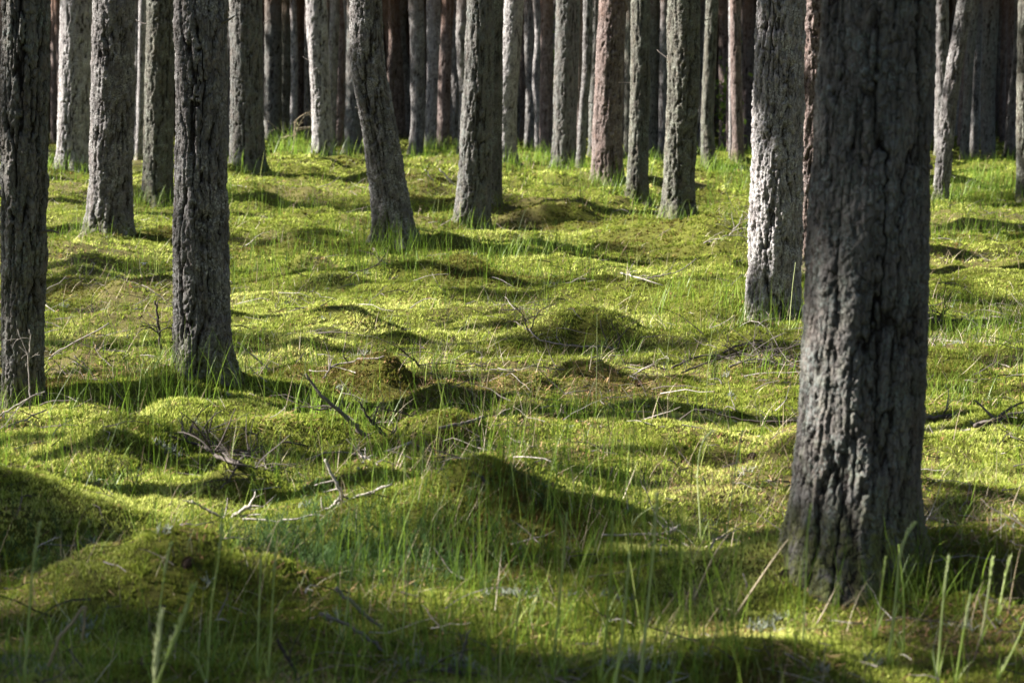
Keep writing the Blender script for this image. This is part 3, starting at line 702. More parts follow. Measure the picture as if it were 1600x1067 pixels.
off = [p for p in poisson(R, cand, 3.0, FITPOS + SHADE + [(x, y) for x, y, _ in BAND])]
def keep_off(p):
    x, y = p; xl, yl = x + OX, y - OY           # where its crown's shade falls
    e = HALF * max(yl, 0)
    if abs(xl) < e + 4.5 and 8.2 < yl < 42: return R.random() < (.06 if yl < 22 else .8)
    if y > 46 or y < 0: return R.random() < .4
    return R.random() < .55
off = [p for p in off if keep_off(p)]
print('OFF', len(off))
off.sort(key=lambda p: abs(p[0]) + .3 * abs(p[1] - 10))
for x, y in SHADE + off[:8]:
    plant_tree(x, y, "unseen pine outside the picture whose crown shades the mossy floor", "pines standing around the view", R, .75)
for x, y, cs in BAND:
    plant_tree(x, y, "unseen pine outside the picture whose crown shades the mossy floor", "pines standing around the view", R, cs, True)


def wood_mass(name, label, spots, seed, k, size):
    """many pines as one mass: six-sided trunks and leafy crowns"""
    R = np.random.default_rng(seed); P = []; LV = []
    for x, y in spots:
        z = float(terr(np.array([x]), np.array([y]))[0]); r = R.uniform(.06, .13); ln = R.normal(0, .25)
        P.append(tube([(x, y, z - .3), (x + ln * .3, y, z + 3), (x + ln, y, z + 13)], [r, r * .9, r * .4], 6, .5, False))
        c = np.array([x, y, z + 10.5])
        a = c + R.normal(0, 1, (k, 3)) * (1.0, 1.0, 2.0); d = R.normal(0, size, (k, 3)); e = R.normal(0, size, (k, 3))
        LV.append(np.stack([a, a + d, a + e], 1).reshape(-1, 3))
    V, Q, T, A = join(P); LV = np.concatenate(LV)
    me = mesh_np(name, np.vstack([V, LV]), Q, np.arange(len(LV)).reshape(-1, 3) + len(V), None, {"tint": np.concatenate([A, np.tile(.4, len(LV))]), "crack": np.zeros(len(V) + len(LV)), "cellr": np.zeros(len(V) + len(LV))})
    me.materials.append(BARK_RED); me.materials.append(NEEDLE)
    mi = np.zeros(len(Q) + len(LV) // 3, dtype=np.int32); mi[len(Q):] = 1; me.polygons.foreach_set("material_index", mi)
    tag(obj(name, me), label, "far wood" if name == "far_wood" else "wood", kind="stuff")
taken = SHADE + [(x, y) for x, y, _ in BAND] + off[:8] + FITPOS
cand = []
for _ in range(9000):
    x = R.uniform(-34, 30); y = R.uniform(-26, 84)
    e = HALF * max(y, 0) + 1.6
    if abs(x) < e and y > 0: continue
    if abs(x) < 2.5 and abs(y) < 4: continue
    xl, yl = x + OX, y - OY
    if abs(xl) < HALF * max(yl, 0) + 5.5 and 5 < yl < 44: continue     # leave the sun's way in
    if y > 45 and x < 0 and R.random() < .4: continue
    cand.append((x, y))
wood_mass("surrounding_wood", "the wood standing all round behind and beside the viewer", poisson(R, cand, 2.3, taken), 9, 150, .30)
R8 = np.random.default_rng(8)
fs = []
for _ in range(3400):
    y = R8.uniform(66, 160); fs.append(((R8.random() * 2 - 1) * (y * .30 + 3), y))
wood_mass("far_wood", "dark mass of pines closing the wood far behind", fs, 10, 60, .55)

def bush(px, py, Y, h, w, label, seed):
    R = np.random.default_rng(seed); b = at_depth(px, py, Y); gz = float(terr(np.array([b[0]]), np.array([Y]))[0]); P = []
    root = obj("young_birch", None, None, (b[0], Y, gz)); tag(root, label, "bush")
    for i in range(7):
        pts, rad, _ = wander((R.normal(0, .05), R.normal(0, .05), 0), (R.normal(0, .3), R.normal(0, .3), 1), h * R.uniform(.7, 1), .012, 6, .3, R); P.append(tube(pts, rad, 4, .3, False))
    V, Q, T, A = join(P); obj("stems", mesh_np("stems", V, Q, T, TWIG, {"tint": A}), root)
    k = 420; c = R.normal(0, 1, (k, 3)) * (w, w, h * .22) + (0, 0, h * .62); d = R.normal(0, .035, (k, 3)); e = R.normal(0, .03, (k, 3))
    LV = np.stack([c - d, c - e, c + d, c + e], 1).reshape(-1, 3)
    obj("foliage", mesh_np("foliage", LV, np.arange(4 * k).reshape(-1, 4), None, GRASS, {"tint": np.repeat(R.uniform(.4, .95, k), 4)}), root)
bush(208, 190, 47, 2.2, .28, "bright green young bush far off in the gap behind the furrowed trunk", 1)
bush(1142, 190, 50, 1.9, .14, "small lit green shoot far off between the rusty trunk and the bright-footed one", 2)
bush(868, 200, 52, 2.6, .14, "sliver of green bush beside the black-looking broad trunk", 3)

# ------------------------------------------------------------------ fallen branches and sticks
def stick_pts(pts, mode, lift=.024):
    """pts pixel points; mode 'lie' each on the ground, 'up' first point on the ground, the rest at its depth, 'near<d>'"""
    if mode == 'lie':
        out = []
        for (px, py, *e) in pts:
            p_ = hit(px, py); out.append(p_ + np.array([0, 0, lift]))
        return np.array(out)
    g = hit(pts[0][0], pts[0][1]) if not isinstance(mode, (int, float)) else None
    Y = g[1] if g is not None else mode
    out = [at_depth(px, py, Y) for (px, py, *e) in pts]
    if g is not None: out[0] = g - np.array([0, 0, .01])
    return np.array(out)

def thing_tubes(name, label, cat, lines, mat=None, group=None, twigs=0, seed=1, tlen=.12, smooth=True):
    """lines: (pixel points, mode, r0 m, r1 m, tint)"""
    R = np.random.default_rng(seed); P = []
    for pts, mode, r0, r1, tint in lines:
        if mode == 'j':
            rel = first - np.array([0, 0, EYE]); cp, sp = math.cos(PITCH), math.sin(PITCH)
            dep = rel[:, 1] * cp - rel[:, 2] * sp; qx = 800 + F * rel[:, 0] / dep; qy = 533.5 - F * (rel[:, 1] * sp + rel[:, 2] * cp) / dep
            kk = int(np.argmin(np.hypot(qx - pts[0][0], qy - pts[0][1]))); w = stick_pts(pts, float(first[kk, 1])); w[0] = first[kk]
        else: w = stick_pts(pts, mode)
        dist = w[:, 1].mean(); ln = smooth_line(w, max(8, 4 * len(w)), .0012 * dist / 8 + .001, R)
        if not P: first = ln
        if mode == 'j': ln[0] = w[0]
        rad = 1.05 * np.linspace(r0, r1, len(ln)) * R.uniform(.85, 1.15, len(ln))
        P.append(tube(ln, rad, 7, tint))
        for _ in range(twigs):
            k = int(R.integers(1, len(ln) - 1)); d = ln[min(k + 1, len(ln) - 1)] - ln[k - 1]; d /= np.linalg.norm(d) + 1e-9
            d = d * .6 + R.normal(0, .6, 3); d[2] = abs(d[2]) * .8 + .1
            tp, tr, _ = wander(ln[k], d, tlen * R.uniform(.5, 1.3), max(.0013, r1 * .7), 6, .6, R, .3)
            P.append(tube(tp, tr, 4, np.clip(tint + R.normal(0, .08), 0, 1)))
            if R.random() < .6:
                tp2, tr2, _ = wander(tp[3], d + R.normal(0, .5, 3), tlen * .5, .0012, 4, .6, R, .3); P.append(tube(tp2, tr2, 4, np.clip(tint + R.normal(0, .08), 0, 1)))
    V, Q, T, A = join(P); o = V.mean(0); o[2] = V[:, 2].min()
    ob = obj(name, mesh_np(name, V - o, Q, T, mat or TWIG, {"tint": A}, smooth), None, tuple(o))
    tag(ob, label, cat, group); return ob

FB = "fallen_branch"
thing_tubes(FB, "curved grey fallen branch slanting down into the moss beside a blackened fork", "branch", [([(576, 683), (548, 658), (520, 634), (493, 606), (478, 584)], 'up', .0115, .004, .45), ([(520, 634), (500, 640), (489, 637)], 'j', .005, .003, .25)], twigs=3, seed=3, tlen=.16)
thing_tubes(FB, "blackened forked branch lying next to the curved grey branch", "branch", [([(606, 682), (590, 668), (578, 655), (560, 626)], 'up', .009, .003, .15), ([(590, 668), (585, 650), (597, 628)], 'j', .006, .002, .15), ([(606, 682), (620, 668)], 'j', .005, .004, .15)], twigs=3, seed=4)
thing_tubes(FB, "short brown bare stick in sunny moss between the blackened fork and the tall stalks", "branch", [([(686, 679), (712, 675), (740, 668), (756, 661)], 'lie', .007, .008, .42)], seed=5)
thing_tubes(FB, "stubby dark stick poking over the sunlit mound", "branch", [([(766, 757), (752, 746), (740, 738)], 'up', .006, .004, .22)], seed=6)
thing_tubes(FB, "bleached forked stick standing in the moss behind the sunlit mound", "branch", [([(527, 792), (534, 772), (520, 742), (508, 718)], 'up', .008, .0045, .95), ([(534, 772), (516, 794), (500, 800)], 'j', .006, .006, .9), ([(532, 785), (575, 770), (612, 757)], 'j', .005, .004, .9), ([(534, 772), (580, 795), (625, 818)], 'j', .004, .002, .3)], twigs=2, seed=7, tlen=.08)
thing_tubes(FB, "pale curved stick lying before the brown stick", "branch", [([(560, 742), (580, 722), (612, 712), (642, 702)], 'lie', .005, .006, .85)], twigs=2, seed=8)
thing_tubes(FB, "thin pale bow of a twig lying just short of the pale curved stick", "branch", [([(480, 728), (520, 715), (560, 722), (590, 738)], 'lie', .004, .003, .7)], twigs=2, seed=48)
thing_tubes(FB, "tangled dead branch with dark lichened twigs spread over the shaded moss", "branch", [([(266, 690), (310, 705), (350, 728), (372, 735)], 'lie', .005, .007, .2), ([(372, 735), (400, 712), (440, 700), (478, 706)], 'lie', .007, .004, .15), ([(350, 728), (390, 742), (440, 748)], 'lie', .005, .003, .3), ([(372, 735), (362, 756), (345, 775)], 'lie', .005, .003, .3), ([(300, 672), (330, 700), (360, 728)], 'lie', .004, .003, .15)], twigs=14, seed=9, tlen=.2)
thing_tubes(FB, "grey fallen branch with upcurved twigs in the middle of the clearing", "branch", [([(962, 552), (930, 548), (890, 549), (845, 538), (826, 522)], 'lie', .006, .004, .7), ([(826, 522), (818, 495), (800, 475)], 'up', .004, .002, .3), ([(826, 522), (840, 490), (858, 478)], 'up', .004, .002, .35), ([(826, 522), (800, 508), (760, 500)], 'lie', .004, .002, .25)], twigs=7, seed=10, tlen=.25)
thing_tubes(FB, "dark little branch with upright prongs beside the grey branch in the clearing", "branch", [([(962, 551), (950, 540), (938, 500)], 'up', .006, .003, .3), ([(962, 551), (968, 528), (955, 505)], 'up', .005, .002, .3), ([(950, 545), (975, 520), (1010, 490)], 'up', .003, .0015, .3)], twigs=4, seed=11, tlen=.14)
thing_tubes(FB, "heap of dark brushwood in front of the glaring white trunk", "brushwood", [([(1050, 582), (1085, 566), (1120, 562), (1170, 574), (1250, 566)], 'lie', .006, .003, .3), ([(1065, 590), (1110, 572), (1160, 560), (1215, 578)], 'lie', .005, .003, .2), ([(1130, 560), (1160, 545), (1200, 550), (1245, 572)], 'lie', .005, .003, .35), ([(1140, 580), (1180, 570), (1245, 582)], 'lie', .005, .004, .45), ([(1165, 576), (1150, 550), (1128, 540)], 'up', .004, .002, .2), ([(1180, 576), (1215, 552), (1252, 535)], 'up', .004, .002, .25)], twigs=13, seed=12, tlen=.24)
thing_tubes(FB, "thin arched twig reaching over bright moss to the widest trunk", "branch", [([(1052, 668), (1075, 645), (1098, 640), (1140, 652), (1190, 659), (1246, 658)], 9.6, .003, .005, .25)], seed=13)
thing_tubes(FB, "dark spiky branch beside the shaded flank of the widest trunk near tall grass", "branch", [([(1446, 480), (1462, 505), (1500, 506), (1560, 508)], 'lie', .005, .005, .15), ([(1462, 505), (1475, 490), (1482, 480)], 'up', .007, .005, .15), ([(1500, 506), (1530, 490), (1580, 500)], 'lie', .005, .003, .35), ([(1520, 518), (1550, 500), (1598, 512)], 'lie', .004, .003, .6)], twigs=9, seed=14, tlen=.22)
thing_tubes(FB, "thick dark branch lying in shade and running out at the picture's edge", "branch", [([(1524, 674), (1560, 664), (1610, 652)], 'lie', .011, .013, .3), ([(1560, 664), (1580, 690), (1600, 700)], 'lie', .005, .003, .3)], twigs=4, seed=15)
thing_tubes(FB, "short thick dark stub of wood close by the widest trunk's shaded side", "branch", [([(1448, 662), (1470, 661), (1492, 656)], 'lie', .010, .008, .25), ([(1475, 658), (1483, 620), (1478, 600)], 'j', .003, .002, .8)], twigs=2, seed=16)
thing_tubes(FB, "straight brown stick with bent end behind the curved grey branch", "branch", [([(506, 598), (522, 580), (545, 572), (600, 569)], 'lie', .0035, .0055, .5), ([(538, 572), (536, 550), (540, 535)], 'j', .004, .002, .12)], twigs=2, seed=17)
thing_tubes(FB, "dark bristly branch with fine twigs on the moss above the brown sticks", "branch", [([(660, 576), (645, 562), (625, 545)], 'up', .006, .004, .12), ([(652, 570), (700, 568), (760, 572)], 'j', .004, .003, .2)], twigs=9, seed=18, tlen=.18)
thing_tubes(FB, "dark twig arching up near the rounded mound in front of the crooked pine", "branch", [([(540, 437), (560, 424), (585, 416), (600, 402), (602, 388)], 'up', .005, .003, .12)], twigs=1, seed=19)
thing_tubes(FB, "white bare stick propped in the grass before the leaning grey trunk", "branch", [([(712, 291), (698, 276), (687, 264)], 'up', .014, .008, 1.0)], seed=20)
thing_tubes(FB, "shorter white stick beside the propped white one, nearer the crooked pine", "branch", [([(678, 283), (664, 265)], 'up', .009, .006, .85)], seed=49)
thing_tubes(FB, "dead bent stalks of brown fern arching beside the knobbly whitish trunk", "dead fern", [([(455, 240), (465, 200), (476, 182), (487, 180), (487, 192)], 'up', .008, .004, .75), ([(460, 222), (462, 190), (480, 176), (486, 184)], 'j', .008, .004, .6), ([(462, 212), (452, 213), (440, 215)], 'j', .007, .005, .7)], twigs=3, seed=21, mat=STRAW, tlen=.3)
thing_tubes(FB, "split pale wood chip lying in front of the shaded hollow", "branch", [([(352, 812), (372, 802), (392, 790)], 'up', .006, .008, .9), ([(352, 812), (330, 800), (300, 782)], 'j', .005, .004, .75)], twigs=3, seed=22, tlen=.1)
thing_tubes(FB, "thin pale twig lying level in sunlit moss past the split wood chip", "branch", [([(380, 822), (440, 824), (500, 815)], 'lie', .004, .003, .8)], twigs=2, seed=50)
thing_tubes(FB, "brown stalk slanting across the dark foreground hollow", "branch", [([(524, 918), (560, 950), (598, 985), (624, 1016)], 6.3, .006, .004, .62)], seed=23)
thing_tubes(FB, "second brown stalk lying lower, below the slanting one", "branch", [([(500, 958), (545, 978), (580, 1000), (612, 1030)], 6.1, .0055, .004, .55)], seed=24)
thing_tubes(FB, "broken blackish twig leaning at the bottom rim below the dark mound", "branch", [([(472, 1070), (450, 1030), (434, 998)], 5.8, .006, .004, .12)], twigs=1, seed=25)
thing_tubes(FB, "pronged grey twig lying at the bottom rim near the pale lichen", "branch", [([(630, 1060), (680, 1045), (720, 1050), (760, 1080)], 5.85, .005, .006, .35), ([(715, 1050), (722, 1020), (735, 984)], 'j', .005, .003, .5)], twigs=3, seed=26)
thing_tubes(FB, "curling brown twig among the fore grasses below the dark mound", "branch", [([(75, 1040), (98, 990), (122, 960), (132, 948), (128, 1000)], 5.7, .004, .003, .6)], seed=27, mat=STRAW)
thing_tubes(FB, "scrap of weathered wood at the foot of the bright patch before the widest trunk", "branch", [([(1040, 835), (1052, 828), (1062, 821)], 'up', .008, .005, 1.0)], twigs=0, seed=28)
thing_tubes(FB, "pale twig lying along the bright patch below the scrap of weathered wood", "branch", [([(940, 848), (1000, 846), (1060, 842)], 'lie', .004, .003, .8)], twigs=3, seed=51, tlen=.08)
thing_tubes(FB, "fork of grey deadwood leaning by the sunlit moss beyond the shaded trunk", "branch", [([(1180, 830), (1140, 800), (1110, 770), (1098, 745)], 8.3, .005, .003, .3)], twigs=2, seed=29)
thing_tubes("dead_sapling", "dead black little sapling with drooping brown tuft next to the coarse grey trunk", "dead sapling", [([(250, 545), (249, 520), (246, 490), (242, 470)], 'up', .008, .006, .12), ([(249, 520), (236, 512), (222, 508)], 12.6, .004, .003, .12), ([(249, 520), (262, 512), (270, 520), (268, 545)], 12.6, .004, .003, .12)], twigs=4, seed=30, tlen=.1)
thing_tubes(FB, "grey stick leaning in grass on the shaded trunk's sunny side mound", "branch", [([(345, 632), (395, 600), (450, 590)], 11.2, .003, .002, .7)], seed=31)
thing_tubes(FB, "pale slender stick slanting through the grass past the coarse grey trunk", "branch", [([(430, 580), (400, 560), (372, 535)], 'up', .005, .003, .8)], twigs=2, seed=32)
thing_tubes(FB, "long pale stick rising between the shaded edge trunk and the coarse grey one", "branch", [([(72, 565), (90, 550), (170, 505)], 'up', .004, .003, .8)], twigs=1, seed=33)
thing_tubes(FB, "short pale stick sloping down under the long pale one between the two front trunks", "branch", [([(150, 590), (134, 572), (116, 556)], 'up', .004, .003, .75)], seed=52)
thing_tubes("dry_stem", "upper dry stem leaning against the foot of the shaded edge trunk", "dry stem", [([(0, 650), (35, 628), (70, 612)], 9.6, .004, .003, .8)], twigs=1, seed=34, tlen=.08)
thing_tubes("dry_stem", "lower dry stem leaning against the foot of the shaded edge trunk", "dry stem", [([(10, 668), (40, 655), (72, 640)], 9.4, .004, .003, .7)], twigs=1, seed=53, tlen=.08)
thing_tubes("dry_stem", "pale forked dry stem standing before the shaded edge trunk", "dry stem", [([(47, 640), (45, 570), (40, 545), (28, 515)], 9.6, .004, .002, .8), ([(45, 570), (48, 530), (46, 515)], 'j', .004, .002, .85)], twigs=3, seed=54, tlen=.08)
thing_tubes(FB, "spray of bare twigs in the far grass before the dark brown cracked trunk", "branch", [([(1100, 385), (1140, 372), (1170, 378)], 'lie', .008, .004, .8), ([(1140, 374), (1155, 350), (1160, 335)], 'j', .007, .004, .9)], twigs=6, seed=35, tlen=.3)
thing_tubes(FB, "long weathered stick in the sunny moss in front of the bright ridge", "branch", [([(970, 432), (1000, 440), (1036, 452)], 'lie', .006, .004, .95), ([(1010, 444), (1060, 425), (1088, 404)], 'j', .005, .003, .6)], twigs=3, seed=36, tlen=.16)
thing_tubes(FB, "fallen bough with bare twigs beside the broad dark mound beyond the widest trunk", "branch", [([(1456, 334), (1475, 345), (1490, 362), (1480, 372)], 'up', .006, .003, .15)], twigs=4, seed=37, tlen=.2)

# ------------------------------------------------------------------ twig litter
def litter():
    R = np.random.default_rng(55); P = []
    for _ in range(3600):
        y = math.sqrt(R.random() * (32 ** 2 - 5 ** 2) + 5 ** 2) if R.random() < .45 else R.uniform(5, 17)
        x = (R.random() * 2 - 1) * (y * .25 + .4)
        lm = float(litter_mask(np.array([x]), np.array([y]))[0])
        if R.random() > .5 + lm: continue
        z = float(terr(np.array([x]), np.array([y]))[0]); L = R.uniform(.04, .26) * (1 + .02 * y); a = R.random() * 6.28
        pts, rad, _ = wander((x, y, z + .015), (math.cos(a), math.sin(a), R.uniform(-.05, .45)), L, R.uniform(.0013, .0034) * (1 + .03 * y), 4, .7, R, .25)
        P.append(tube(pts, rad, 3, float(np.clip(R.normal(.52, .30), 0, 1)), False))
    V, Q, T, A = join(P)
    tag(obj("twig_litter", mesh_np("twig_litter", V, Q, T, TWIG, {"tint": A})), "fine dead twigs scattered over the moss", "twigs", kind="stuff")
litter()

def needles():
    R = np.random.default_rng(56); n_ = 60000
    y = np.where(R.random(n_) < .6, R.uniform(5, 12, n_), R.uniform(9, 22, n_)); x = (R.random(n_) * 2 - 1) * (y * .25 + .3)
    k_ = R.random(n_) < .10 + .8 * litter_mask(x, y) + .5 * sstep(.25, .7, vn2(x * 2 + 3, y * 1.6, 71)); x = x[k_]; y = y[k_]; k = len(x)
    a = R.random(k) * 6.28; L = R.uniform(.02, .055, k); w = .0011 + .00009 * y; z = terr(x, y) + R.uniform(.004, .013, k); dz = R.normal(0, .008, k)
    c, s_ = np.cos(a), np.sin(a)
    V = np.stack([np.stack([x - s_ * w, y + c * w, z], 1), np.stack([x + s_ * w, y - c * w, z], 1), np.stack([x + c * L + s_ * w, y + s_ * L - c * w, z + dz], 1), np.stack([x + c * L - s_ * w, y + s_ * L + c * w, z + dz], 1)], 1).reshape(-1, 3)
    tag(obj("needle_litter", mesh_np("needle_litter", V, np.arange(4 * k).reshape(-1, 4), None, NEEDLE_DEAD, {"tint": np.repeat(R.random(k), 4)})), "fallen brown pine needles strewn on the moss", "pine needles", kind="stuff")
NEEDLE_DEAD = leafy_mat("dead_needles", [(0, (.07, .035, .018)), (.6, (.21, .115, .05)), (1, (.42, .29, .15))], .1, .7, .2)
needles()

# ------------------------------------------------------------------ horsetail thicket, lichen
def horsetail():
    R = np.random.default_rng(66); P = []
    for (px, py, n_, sxy) in ((500, 868, 170, .16), (430, 860, 90, .12), (590, 888, 130, .18), (680, 905, 70, .18), (760, 860, 60, .15), (30, 880, 70, .12), (800, 770, 22, .12), (190, 770, 14, .05), (880, 790, 14, .1), (960, 800, 12, .08)):
        c = hit(px, py)
        for _ in range(n_):
            x = c[0] + R.normal(0, sxy); y = c[1] + R.normal(0, sxy * 1.1); z = float(terr(np.array([x]), np.array([y]))[0]); h = R.uniform(.04, .13)
            tx, ty = R.normal(0, .03, 2); top = np.array([x + tx, y + ty, z + h]); b = np.array([x, y, z])
            P.append(tube([b, (b + top) / 2, top], [.0013, .0011, .0006], 3, .4, False))
            ks = 26; f = R.uniform(.15, 1, ks); bp_ = b[None] + (top - b)[None] * f[:, None]
            P.append(blades(bp_[:, 0], bp_[:, 1], bp_[:, 2] + .01, R.uniform(.018, .045, ks) * (1.2 - f * .7), R.random(ks) * 6.28, R.uniform(.7, 1.4, ks), R.uniform(-.5, .4, ks), np.full(ks, .0016), np.clip(R.normal(.5, .25, ks), 0, 1), 2))
    V, Q, T, A = join(P)
    tag(obj("undergrowth", mesh_np("undergrowth", V, Q, T, HORSE, {"tint": A})), "feathery dark bluish green horsetail thicket in the shaded foreground hollow", "undergrowth", kind="stuff")
horsetail()

def lichen():
    R = np.random.default_rng(67); P = []
    spots = [(980, 1035, 22, .03), (1010, 1045, 14, .03), (720, 1045, 12, .03), (20, 1040, 16, .03), (60, 1050, 10, .03), (640, 1040, 20, .03), (265, 708, 20, .02), (385, 715, 25, .03), (570, 556, 15, .03), (1180, 985, 9, .03), (1500, 985, 6, .03), (960, 935, 7, .04), (860, 445, 15, .04), (1200, 975, 6, .03), (1290, 870, 14, .03), (800, 930, 15, .04), (120, 980, 15, .03)]
    for _ in range(45): spots.append((R.uniform(0, 1600), R.uniform(400, 1060), int(R.integers(2, 6)), .015))
    for px, py, n_, s in spots:
        c = hit(px, py)
        for _ in range(n_):
            x = c[0] + R.normal(0, s); y = c[1] + R.normal(0, s); z = float(terr(np.array([x]), np.array([y]))[0])
            for b in range(5):
                d = R.normal(0, .6, 3); d[2] = abs(d[2]) + .5
                pts, rad, _ = wander((x, y, z), d, R.uniform(.015, .04), .0024, 3, .9, R); P.append(tube(pts, rad, 3, float(R.random()), False))
    V, Q, T, A = join(P)
    tag(obj("lichen", mesh_np("lichen", V, Q, T, LICH, {"tint": A})), "pale grey reindeer lichen tufts scattered on the moss", "lichen", kind="stuff")
lichen()

# ------------------------------------------------------------------ foreground stalks, each its own
STALK_SUNLIT = leafy_mat("tall_stalks_sunlit", [(0, (.14, .20, .03)), (.6, (.34, .46, .09)), (1, (.66, .70, .42))], .5, .5, .3)  # brighter than the grass: the sun the stalks catch is in the colour
def stalk(pts, Y, label, head=.0, tint=.6, r=.0016, mat=GRASS, hr=.004, htint=.8):
    r *= 1.75 if Y < 9 else 1.15; hr *= 1.7 if Y < 9 else 1.2; tint = min(1, tint + .15)
    w = np.array([at_depth(px, py, Y) for px, py in pts]); ln = smooth_line(w, 12)
    o = ln[0].copy(); ln = ln - o
    root = obj("grass_stalk", None, None, tuple(o)); tag(root, label, "grass stalk", "tall grass stalks in front")
    v = tube(ln, np.linspace(r, r * .5, len(ln)), 5, tint); obj("stem", mesh_np("stem", v[0], v[1], v[2], mat, {"tint": v[3]}, True), root)
    if head:
        n_ = len(ln); k = max(1, int(n_ * (1 - head))); hp = smooth_line(ln[k:], 9); prof = np.array([.3, .75, 1, 1, .95, .85, .65, .4, .12])
        P = [tube(hp, prof * hr * .45, 6, htint)]
        R = np.random.default_rng(int(abs(pts[0][0])) + 7); kk = 70; f = R.random(kk) * .93; idx_ = (f * 8).astype(int)
        pb = hp[idx_] + (hp[np.minimum(idx_ + 1, 8)] - hp[idx_]) * ((f * 8) % 1)[:, None]; a = R.random(kk) * 6.28
        bl = blades(pb[:, 0], pb[:, 1], pb[:, 2] + .01, hr * R.uniform(1.4, 2.4, kk), a, R.uniform(.15, .5, kk), R.uniform(-.2, .2, kk), np.full(kk, hr * .5), np.clip(R.normal(htint, .1, kk), 0, 1), 2)
        P.append(bl)
        V, Q, T, A = join(P); obj("seed_head", mesh_np("seed_head", V, Q, T, mat, {"tint": A}), root)
    # leaf blades at the foot
    R = np.random.default_rng(int(abs(pts[0][0])) + 3); kk = 5; z3 = np.zeros(kk)
    b = blades(z3, z3, z3, R.uniform(.06, .16, kk), R.random(kk) * 6.28, R.uniform(.1, .5, kk), R.uniform(.3, 1.2, kk), np.full(kk, .0046), np.clip(R.normal(.5, .15, kk), 0, 1), 5)
    obj("leaf", mesh_np("leaf", b[0], b[1], b[2], mat, {"tint": b[3]}), root)
    return root
